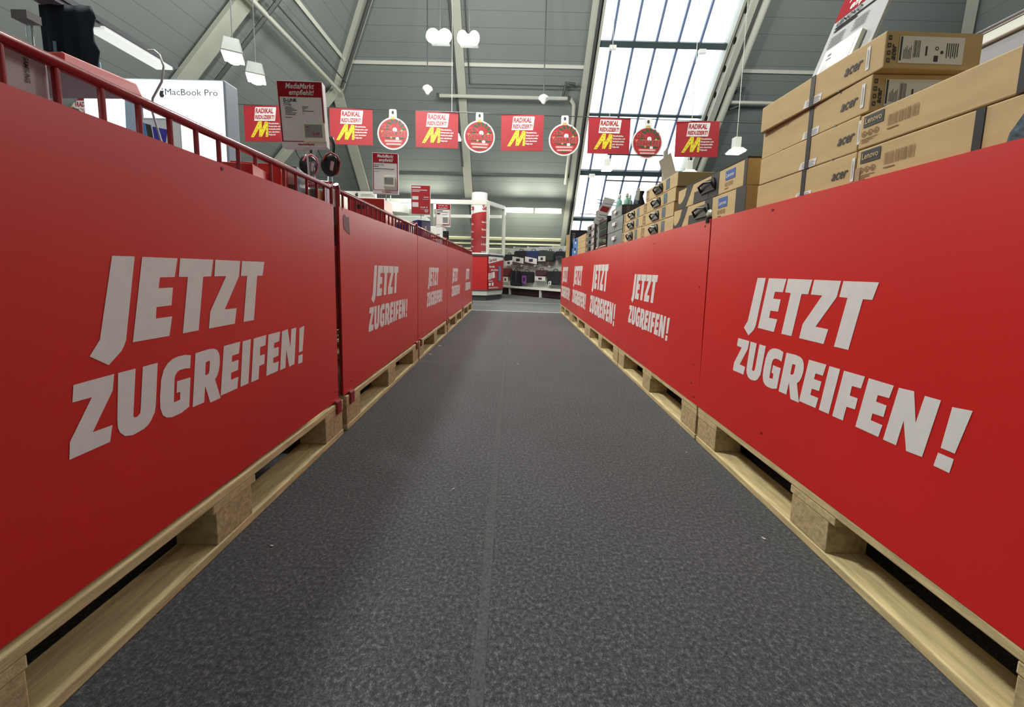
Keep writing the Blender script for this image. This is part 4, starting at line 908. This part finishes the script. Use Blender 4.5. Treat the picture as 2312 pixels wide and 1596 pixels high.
def make_orn(label):
    t = thing('paper_ornament', label, 'paper ornament', (0, 0, 0), 0, 'round christmas ornaments on the cord')
    f = Fr((0, -.004, -.37), (1, 0, 0), (0, 0, 1)); R = .25
    out = [(-.06, R-.005), (-.058, .36), (-.045, .375), (.045, .375), (.058, .36), (.06, R-.005)]+[(R*math.cos(rad(a)), R*math.sin(rad(a))) for a in range(74, -254, -10)][:33]
    MB().slab(out, f, -.005, 0).build('white_sheet', M_white, t)
    MB().flat([disc(0, 0, .228, 36)], f, .001).build('red_ball', mat('ornament_red', (168, 40, 46), .5, var=.12, vs=6), t)
    m = MB(); m.flat([[(-.035, .225), (.035, .225), (.03, .27), (.02, .262), (.01, .275), (-.01, .262), (-.03, .272)]], f, .002); m.build('gold_cap', M_gold, t)
    MB().flat([disc(0, .325, .020, 12, .028)], f, .002).build('hole_print', M_charcoal, t)
    m = MB()
    for k in range(9):
        a = rad(200-26*k); cx, cy = .03+.085*math.cos(a), .07+.085*math.sin(a)
        a2 = rad(240-28*k)
        m.flat([[(cx, cy), (cx+.05*math.cos(a2+.5), cy+.05*math.sin(a2+.5)), (cx+.105*math.cos(a2), cy+.09*math.sin(a2)), (cx+.05*math.cos(a2-.5), cy+.05*math.sin(a2-.5))]], f, .0015+.0001*k)
    m.flat([[(-.12, .05), (.12, .05), (.19, .0), (.17, -.08), (-.10, -.075), (-.17, -.02)]], f, .0014)
    m.flat([[(-.05, -.2), (.06, -.19), (.08, -.15), (-.03, -.17)]], f, .0015)
    m.build('fir_twigs', M_green, t)
    MB().flat([disc(.03, .06, .036, 16)], f, .0032).build('snowball', M_white, t); MB().flat([disc(.07, -.075, .028, 16)], f, .0032).build('snowball', M_white, t)
    for sx_, sy_ in ((.14, .05), (-.03, -.06), (-.17, .03)): MB().flat([[(sx_+.026*math.cos(rad(90+36*k))*(1 if k % 2 == 0 else .42), sy_+.026*math.sin(rad(90+36*k))*(1 if k % 2 == 0 else .42)) for k in range(10)]], f, .0034).build('star', M_gold, t)
    m = MB(); text(m, 'WEBBLIGE!', f, 0, -.045, .083, w=.41, bold=.075, align='c', off=.0042); text(m, 'Oh Du', f, -.17, .08, .05, w=.15, bold=.07, off=.0042); m.build('lettering_outline', M_redl, t)
    m = MB(); text(m, 'WEBBLIGE!', f, 0, -.042, .076, w=.40, bold=.02, align='c', off=.0052); text(m, 'Oh Du', f, -.165, .083, .044, w=.14, bold=.02, off=.0052); m.build('lettering', mat('deep_red_print', (150, 30, 40), .5), t)
    m = MB(); m.flat([rrect(-.14, -.135, .15, -.095, .015)], f, .0036).flat([rrect(-.12, -.18, .14, -.145, .015)], f, .0036); m.build('caption_bars', M_redl, t)
    m = MB()
    for k in range(9): m.flat([rect(-.12+.028*k, -.122, -.10+.028*k, -.108)], f, .0042)
    for k in range(8): m.flat([rect(-.10+.028*k, -.169, -.08+.028*k, -.156)], f, .0042)
    m.build('caption_print', M_white, t)
    return t
ox = [(-1.96, 'round paper ornament left of the middle red flag'), (-.57, 'round paper ornament overlapping the middle rafter'), (.80, 'round paper ornament in front of the grey roof'), (2.14, 'round paper ornament in front of the bright roof window'), (-4.74, 'round paper ornament peeking out beside the lit advert box'), (-7.10, 'round paper ornament glimpsed between the cage bars')]
or0 = None
for x, lb in ox:
    o = or0 and copy_tree(or0) or make_orn(lb); or0 = or0 or o
    o.location = (x, 6.49, cord_z(x)+.0); o['label'] = lb; o.rotation_euler = (0, 0, rad(random.Random(int(x*100)).uniform(-5, 5)))

# ================================================================ service kiosk
t = thing('service_kiosk', 'octagonal service counter with white glazed top and red panels', 'counter', (0, 0, 0))
PK = [(-2.9, 8.42), (-.53, 8.40), (-.215, 9.02), (-.215, 10.0), (-.7, 10.5), (-2.9, 10.5)]
def poly_prism(P, z0, z1, ins=0):
    cx = sum(p[0] for p in P)/len(P); cy = sum(p[1] for p in P)/len(P); n = len(P)
    Q = [(p[0]+(cx-p[0])*ins, p[1]+(cy-p[1])*ins) for p in P]
    m = MB(); m.add([(x, y, z0) for x, y in Q]+[(x, y, z1) for x, y in Q], [(i, (i+1) % n, n+(i+1) % n, n+i) for i in range(n)]+[tuple(range(n))[::-1], tuple(range(n, 2*n))]); return m
poly_prism(PK, 0, .115, .045).build('dark_plinth', M_dark, t)
poly_prism(PK, .115, .215, .012).build('white_plinth', M_steelw, t)
poly_prism(PK, .215, .235, .0).build('dark_trim', M_dark, t)
poly_prism(PK, .235, .965, .008).build('counter_body', mat('counter_red', (172, 26, 26), .5), t)
poly_prism(PK, .965, 1.005, -.004).build('dark_band', M_dark, t)
poly_prism(PK, 1.005, 1.035, -.012).build('worktop', M_whitep, t)
d = V((PK[2][0]-PK[1][0], PK[2][1]-PK[1][1], 0)); Ld = d.length
f = Fr(V((PK[1][0], PK[1][1], .235))+V((-.004, .012, 0)), d, (0, 0, 1)); f.o += f.n*.014
fp = MB().flat([rect(.03, .005, Ld-.01, .725)], f, .0).build('poster', M_redp, t)
MB().flat([[(.03, .57), (Ld-.01, .67), (Ld-.01, .725), (.03, .725)]], f, .001).flat([[(.03, .22), (.32, .27), (.30, .40), (.03, .36)]], f, .001).flat([rect(.05, .09, .14, .15)], f, .001).flat([rect(.19, .09, .26, .16)], f, .001).build('white_fields', M_white, fp)
m = MB(); text(m, 'Service', f, .06, .60, .075, w=.33, bold=.03, shear=.1, rot=8, off=.002)
for k in range(4): m.flat([rect(.06, .36-.034*k, .22, .372-.034*k)], f, .002)
m.build('red_words', M_redp, fp)
m = MB(); text(m, 'Starthilfe', f, .06, .49, .04, w=.24, bold=.03, shear=.1, off=.002); text(m, 'ohne Drama!', f, .13, .42, .04, w=.33, bold=.03, shear=.1, off=.002)
m.flat([rect(.04, .185, .22, .2)], f, .002).flat([rect(.05, .03, .5, .038)], f, .002).flat([rect(.05, .05, .45, .058)], f, .002); m.build('white_words', M_white, fp)
MB().flat([rect(.47, .20, .60, .52)], f, .002).build('device_picture', mat('blue_grey_picture', (110, 124, 160), .4), fp)
MB().flat([rect(.46, .18, .485, .50)], f, .003).build('device_edge', M_charcoal, fp)
# column
ccx, ccy, cr = -.79, 9.25, .185
MB().tube((ccx, ccy, .9), (ccx, ccy, 2.44), cr, 32).build('column', M_whitep, t, smooth=True)
m = MB(); n_ = 48; vs = []
for k in range(n_+1):
    a = 2*math.pi*k/n_; x, y = ccx+(cr+.004)*math.cos(a), ccy+(cr+.004)*math.sin(a)
    vs += [(x, y, 1.03), (x, y, 1.97+.04*math.cos(a+.3))]
m.add(vs, [(2*k, 2*k+2, 2*k+3, 2*k+1) for k in range(n_)]); m.build('red_wrap', M_redp, t, smooth=True)
class Cyl:
    def P(s, a, b, c=0):
        th = rad(-90)+a/cr; return V((ccx+(cr+.006+c)*math.cos(th), ccy+(cr+.006+c)*math.sin(th), b))
m = MB(); text(m, 'Service', Cyl(), .085, 2.05, .115, w=.42, bold=.03); text(m, 'Service', Cyl(), -.53, 2.04, .115, w=.42, bold=.03); m.build('column_lettering', M_redp, t)
m = MB()
for k in range(5): text(m, ['Service', 'Garantie', 'Reparatur', 'Hilfe', 'Service'][k], Cyl(), .07, 1.75-.17*k, .04, w=.16, bold=.02); text(m, ['Hilfe', 'Service', 'Hilfe', 'Service', 'Hilfe'][k], Cyl(), -.24, 1.7-.17*k, .04, w=.12, bold=.02)
m.build('column_small_print', M_white, t)
# glazed superstructure
for (x, y) in (PK[1], PK[2], PK[3], (-2.9, 8.5), (-1.75, 8.5), (-2.3, 10.4)):
    MB().box(x-.035, x+.03, y+.0, y+.07, 1.035, 2.12).build('post', M_steelw, t)
def kb(a, b, z0, z1): m = MB(); m.bar((a[0], a[1]+.03, (z0+z1)/2), (b[0], b[1]+.03, (z0+z1)/2), .06, z1-z0); return m
kb((-4.2, 8.45), PK[1], 2.05, 2.14).build('header_beam', M_whitep, t); kb(PK[1], PK[2], 2.05, 2.13).build('header_beam', M_whitep, t); kb(PK[2], PK[3], 2.05, 2.13).build('header_beam', M_whitep, t)
kb((-2.3, 10.4), (-.3, 10.3), 2.02, 2.10).build('header_beam', M_steelw, t)
for a, b in ((PK[0], PK[1]), (PK[1], PK[2])):
    m = MB(); m.add([(a[0], a[1]+.03, 1.04), (b[0], b[1]+.03, 1.04), (b[0], b[1]+.03, 2.05), (a[0], a[1]+.03, 2.05)], [(0, 1, 2, 3)]); m.build('glass_pane', M_glass, t)
def apple(mb, f, x, y, s):
    mb.flat([[(x+a*s, y+b*s) for a, b in [(-.1, .42), (-.35, .42), (-.48, .2), (-.42, -.15), (-.22, -.45), (0, -.4), (.2, -.45), (.4, -.2), (.3, -.02), (.3, .2), (.42, .34), (.2, .45)]]], f, .002)
    mb.flat([[(x+a*s, y+b*s) for a, b in [(.0, .5), (.05, .7), (.22, .78), (.2, .6)]]], f, .002)
m = MB(); fb = Fr((-.95, 8.45, 2.05), (1, 0, 0), (0, 0, 1)); apple(m, fb, .10, .045, .045); m.build('fruit_logo', M_charcoal, t)
m = MB(); m.flat([rect(.17, .045, .36, .052)], fb, .002).flat([rect(.17, .03, .40, .036)], fb, .002); m.build('beam_small_print', M_greyp, t)
# white shop-in-shop furniture left of the kiosk
t = thing('shop_cabinet', 'white display cabinet wall with small logo left of the kiosk', 'cabinet', (-2.2, 7.2, 0))
MB().box(-1.2, .6, 0, .4, 0, 1.62).build('body', mat('pale_mint_laminate', (206, 214, 204), .4), t, bevel=.01)
MB().box(.62, .95, -.2, .2, 0, 1.42).build('side_unit', M_whitep, t, bevel=.01)
m = MB(); f = Fr((-1.2, -.001, 0), (1, 0, 0), (0, 0, 1)); apple(m, Fr((.62, -.201, 0), (1, 0, 0), (0, 0, 1)), .06, 1.30, .07); m.build('fruit_logo', M_charcoal, t)
MB().flat([rect(.22, 1.05, .28, 1.07)], Fr((.62, -.201, 0), (1, 0, 0), (0, 0, 1)), .001).flat([rect(.22, 1.27, .28, 1.29)], Fr((.62, -.201, 0), (1, 0, 0), (0, 0, 1)), .001).build('hinges', M_greyp, t)
t = thing('phone', 'black phone standing on the farther cages in front of the white cabinet', 'phone', (-.845, 4.95, .846))
MB().slab(rrect(-.035, .12, .04, .30, .012), Fr((0, 0, 0), (1, 0, 0), (0, 0, 1)), -.008, .002).build('body', M_black, t)
MB().flat([rect(-.01, .14, .03, .19)], Fr((0, 0, 0), (1, 0, 0), (0, 0, 1)), .003).build('label', M_label, t)
MB().tube((0, .004, 0), (0, .004, .13), .008, 8).build('stem', M_dark, t)
t = thing('drum_lamp', 'wide white drum lampshade between the second and red price signs', 'lamp', (-2.48, 8.0, 1.76), 0)
MB().lathe([(.36, 0), (.37, .02), (.37, .17), (.3, .19), (.05, .2)], n=32).build('shade', M_whitep, t, smooth=True)
MB().tube((0, 0, .2), (0, 0, .36), .012, 8).build('hanging_rod', M_steelw, t)
t = thing('sign_frame', 'white header board with small logo at the left of the kiosk beam', 'sign', (-3.0, 7.9, 0))
MB().box(-.6, .25, 0, .08, 2.02, 2.17).build('board', M_whitep, t); MB().box(-.05, .0, .0, .06, 0, 2.02).build('post', M_steelw, t)
m = MB(); apple(m, Fr((-.6, -.001, 2.02), (1, 0, 0), (0, 0, 1)), .48, .08, .07); m.build('fruit_logo', M_charcoal, t)
m = MB(); m.flat([rect(.56, .09, .78, .1)], Fr((-.6, -.001, 2.02), (1, 0, 0), (0, 0, 1)), .001).flat([rect(.56, .06, .82, .07)], Fr((-.6, -.001, 2.02), (1, 0, 0), (0, 0, 1)), .001); m.build('small_print', M_greyp, t)

# ================================================================ bag wall
BA, BBp = V((-.27, 11.08, 0)), V((1.17, 9.29, 0)); BD = (BBp-BA).normalized(); BN = BD.cross(V((0, 0, 1)))
if BN.dot(V((0, -1, 0))) < 0: BN = -BN
BO = BA-BN*.3        # the perforated back stands behind the base shelf
def bw(x, y, off=0):   # pixel on the wall of hooks -> (along, height)
    d = CF+CR*((x-1156)/FPX)-CU*((y-CY)/FPX); o = BO+BN*off
    k = (o-CC).dot(BN)/d.dot(BN); P = CC+d*k; return (P-BO).dot(BD), P.z
wa = bw(1270, 560)[1]
t = thing('bag_rack', 'pale slotted shop wall with white base shelf carrying laptop bags', 'shop wall', (0, 0, 0))
fw = Fr(BO, BD, (0, 0, 1))
def onwall(mb, u0, u1, z0, z1, d0, d1): mb.slab(rect(u0, z0, u1, z1), fw, d0, d1); return mb
onwall(MB(), -2.5, 3.6, .15, 1.30, -.04, 0).build('back_panel', mat('pale_grey_laminate', (176, 182, 176), .5), t)
for z in (.38, .68, .98): onwall(MB(), -2.5, 3.6, z, z+.008, 0, .002).build('panel_joint', M_greyp, t)
for u in (-.35, .85, 2.05): onwall(MB(), u, u+.006, .15, 1.3, 0, .002).build('panel_joint', M_greyp, t)
onwall(MB(), -2.5, 3.6, .19, .235, 0, .34).build('base_shelf', M_whitep, t)
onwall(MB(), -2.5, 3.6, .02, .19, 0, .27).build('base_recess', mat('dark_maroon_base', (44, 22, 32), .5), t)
for u in (.35, 1.6, 2.4): onwall(MB(), u, u+.03, 0, .19, .0, .33).build('shelf_foot', M_whitep, t)
def bag(label, px0, py0, px1, py1, m, card=None, handle=True, back=False, off=.10, cardm=None, thick=.09, group='laptop bags on the shop wall', round_=.06, tilt=0):
    S_ = 9.388; x0, y0, x1, y1 = [v/S_+o for v, o in ((px0, 1120), (py0, 530), (px1, 1120), (py1, 530))]
    thick = thick+0; u0, z1 = bw(x0, y0, off); u1, z0 = bw(x1, y1, off); cu, cz = (u0+u1)/2, (z0+z1)/2; w_, h_ = u1-u0, z1-z0
    o = fw.P(cu, cz, off-thick/2)
    t = thing('laptop_bag', label, 'bag', o, math.atan2(BD.y, BD.x), group)
    t.rotation_euler = (0, rad(tilt), math.atan2(BD.y, BD.x))
    f = Fr((0, 0, 0), (1, 0, 0), (0, 0, 1))
    r = min(round_, w_*.3, h_*.3)
    b = MB().slab(rrect(-w_/2, -h_/2, w_/2, h_/2, r), f, -thick/2, thick/2).build('body', m, t, bevel=.015)
    MB().slab(rrect(-w_*.38, -h_*.42, w_*.38, h_*.1, r*.6), f, thick/2, thick/2+.015).build('front_pocket', m, t, bevel=.006)
    if handle: MB().path([f.P(-w_*.16, h_/2-.01, 0), f.P(-w_*.14, h_/2+.035, 0), f.P(0, h_/2+.055, 0), f.P(w_*.14, h_/2+.035, 0), f.P(w_*.16, h_/2-.01, 0)], .009, 8).build('handle', m, t, smooth=True)
    MB().path([f.P(0, h_/2+.055, 0), f.P(0, h_/2+.06, -off+thick/2)], .004, 6).build('hook', M_steelw, t)
    if back:
        for q in (-.22, .22): MB().path([f.P(w_*q, h_*.45, thick/2), f.P(w_*q*1.3, h_*.1, thick/2+.03), f.P(w_*q, -h_*.35, thick/2)], .014, 8).build('shoulder_strap', M_charcoal, t, smooth=True)
    if card:
        cx0, cy0, cx1, cy1, ct = card
        a0, b1 = bw(cx0/S_+1120, cy0/S_+530, off+.03); a1, b0 = bw(cx1/S_+1120, cy1/S_+530, off+.03)
        a0 -= cu; a1 -= cu; b0 -= cz; b1 -= cz; sk = (a1-a0)*ct
        c = MB().slab([(a0, b0+max(sk, 0)*0-sk/2), (a1, b0+sk/2), (a1, b1+sk/2), (a0, b1-sk/2)], f, thick/2+.02, thick/2+.026).build('product_card', cardm or M_label, t)
        mx_, my_ = (a0+a1)/2, (b0+b1)/2
        MB().flat([rrect(mx_-(a1-a0)*.16, my_-(b1-b0)*.28, mx_+(a1-a0)*.18, my_+(b1-b0)*.25, .006)], f, thick/2+.027).build('card_picture', m, c)
        MB().flat([disc(a0+(a1-a0)*.12, my_-(b1-b0)*.2, .012, 10)], f, thick/2+.027).build('card_emblem', M_charcoal, c)
    return t
Bk = mat('black_bag_fabric', (30, 32, 38), .8, var=.2, vs=50); Nv = mat('navy_bag_fabric', (36, 50, 92), .8, var=.15, vs=50); Mr = mat('maroon_bag_fabric', (84, 50, 62), .8, var=.15, vs=50); Dg = mat('dark_grey_bag_fabric', (58, 64, 66), .8, var=.15, vs=50)
bag('black laptop bag with tilted white card, leftmost of the upper row', 172, 420, 350, 545, Bk, (182, 550, 342, 640, .12))
bag('black laptop bag with white card, second of the upper row', 385, 345, 632, 540, Bk, (345, 478, 578, 588, -.12), off=.13)
bag('navy blue laptop bag with white card in the upper row', 645, 345, 890, 520, Nv, (612, 485, 858, 600, -.14), off=.13)
bag('dark grey laptop sleeve in white wrapper of the upper row', 900, 330, 1048, 555, Dg, (890, 455, 1040, 560, 0), handle=False)
bag('dark green-grey bag right of the wrapped sleeve', 1052, 348, 1200, 565, mat('green_grey_bag_fabric', (52, 62, 58), .8), None, off=.14)
bag('small black bag with white edges in the upper row', 1258, 350, 1408, 470, Bk, (1262, 455, 1400, 545, 0), cardm=Dg)
bag('black bag at the right end of the upper row', 1412, 365, 1500, 520, Bk, None)
bag('maroon bag with white card, leftmost of the lower row', 130, 705, 290, 890, mat('dark_red_bag_fabric', (104, 34, 44), .8), (140, 892, 245, 1000, .05), handle=False)
bag('black backpack hanging in the lower row', 305, 760, 478, 1088, Bk, None, back=True, thick=.10, off=.16)
bag('black laptop bag with violet card in the lower row', 500, 775, 760, 1022, Bk, (545, 862, 635, 1028, -.02), cardm=mat('violet_card', (128, 78, 160), .4))
bag('plum laptop sleeve with white card in the lower row', 832, 745, 1054, 880, Mr, (818, 880, 1040, 978, 0))
bag('black laptop bag with strap bundle at the right of the lower row', 1085, 770, 1365, 1070, Bk, (1105, 985, 1160, 1065, .2), thick=.12, off=.13)
for k, (x, y) in enumerate([(385, 265), (678, 262), (935, 270), (1210, 255), (295, 655), (540, 655), (822, 657), (1128, 675)]):
    u, z = bw(x/9.388+1120, y/9.388+530, .30)
    t = thing('price_tag', 'small price tag on a hook, %s from left, %s bag row' % (['first', 'second', 'third', 'fourth'][k % 4], ['upper', 'lower'][k//4]), 'tag', fw.P(u, z, .30), math.atan2(BD.y, BD.x), 'price tags on hook ends')
    f = Fr((0, 0, 0), (1, 0, 0), (0, 0, 1))
    MB().slab(rrect(-.03, -.018, .03, .018, .012), f, 0, .006).build('tag_plate', M_label, t)
    MB().flat([rrect(-.017, -.008, .017, .008, .004)], f, .0065).build('tag_print', M_greyp, t)
    MB().tube((0, .0, 0), (0, .30, .0), .004, 6).build('hook', M_steelw, t)
# small paper scraps on the carpet
def floor_pt(x, y):
    d = CF+CR*((x-1156)/FPX)-CU*((y-CY)/FPX); return CC-d*(CC.z/d.z)
for k, (x, y, s_) in enumerate([(971, 800, .03), (993, 781, .028), (613, 1234, .008), (1024, 1105, .006), (1168, 822, .012), (1724, 1217, .010), (1550, 1022, .007)]):
    p = floor_pt(x, y); r = random.Random(k)
    lb = ['curled white scrap beside the first joint of the left pallets', 'larger white scrap left of the aisle middle', 'tiny white crumb on the carpet at the lower left', 'tiny speck near the middle of the carpet', 'small white crumb on the carpet seam far ahead', 'white crumb on the carpet at the lower right', 'tiny white crumb beside the right pallets'][k]
    o = MB().hexa([(-s_/2, -s_*.3, .001), (s_/2, -s_*.1, .001), (s_*.45, s_*.15, .001), (-s_*.3, s_*.1, .001), (-s_/2, -s_*.3, .003), (s_/2, -s_*.1, .003), (s_*.45, s_*.15, .004), (-s_*.3, s_*.1, .003)]).build('paper_scrap', M_label, loc=p+V((0, 0, 0)))
    o.rotation_euler = (0, 0, r.uniform(0, 3)); tag(o, lb, 'paper scrap', 'scraps on the carpet')
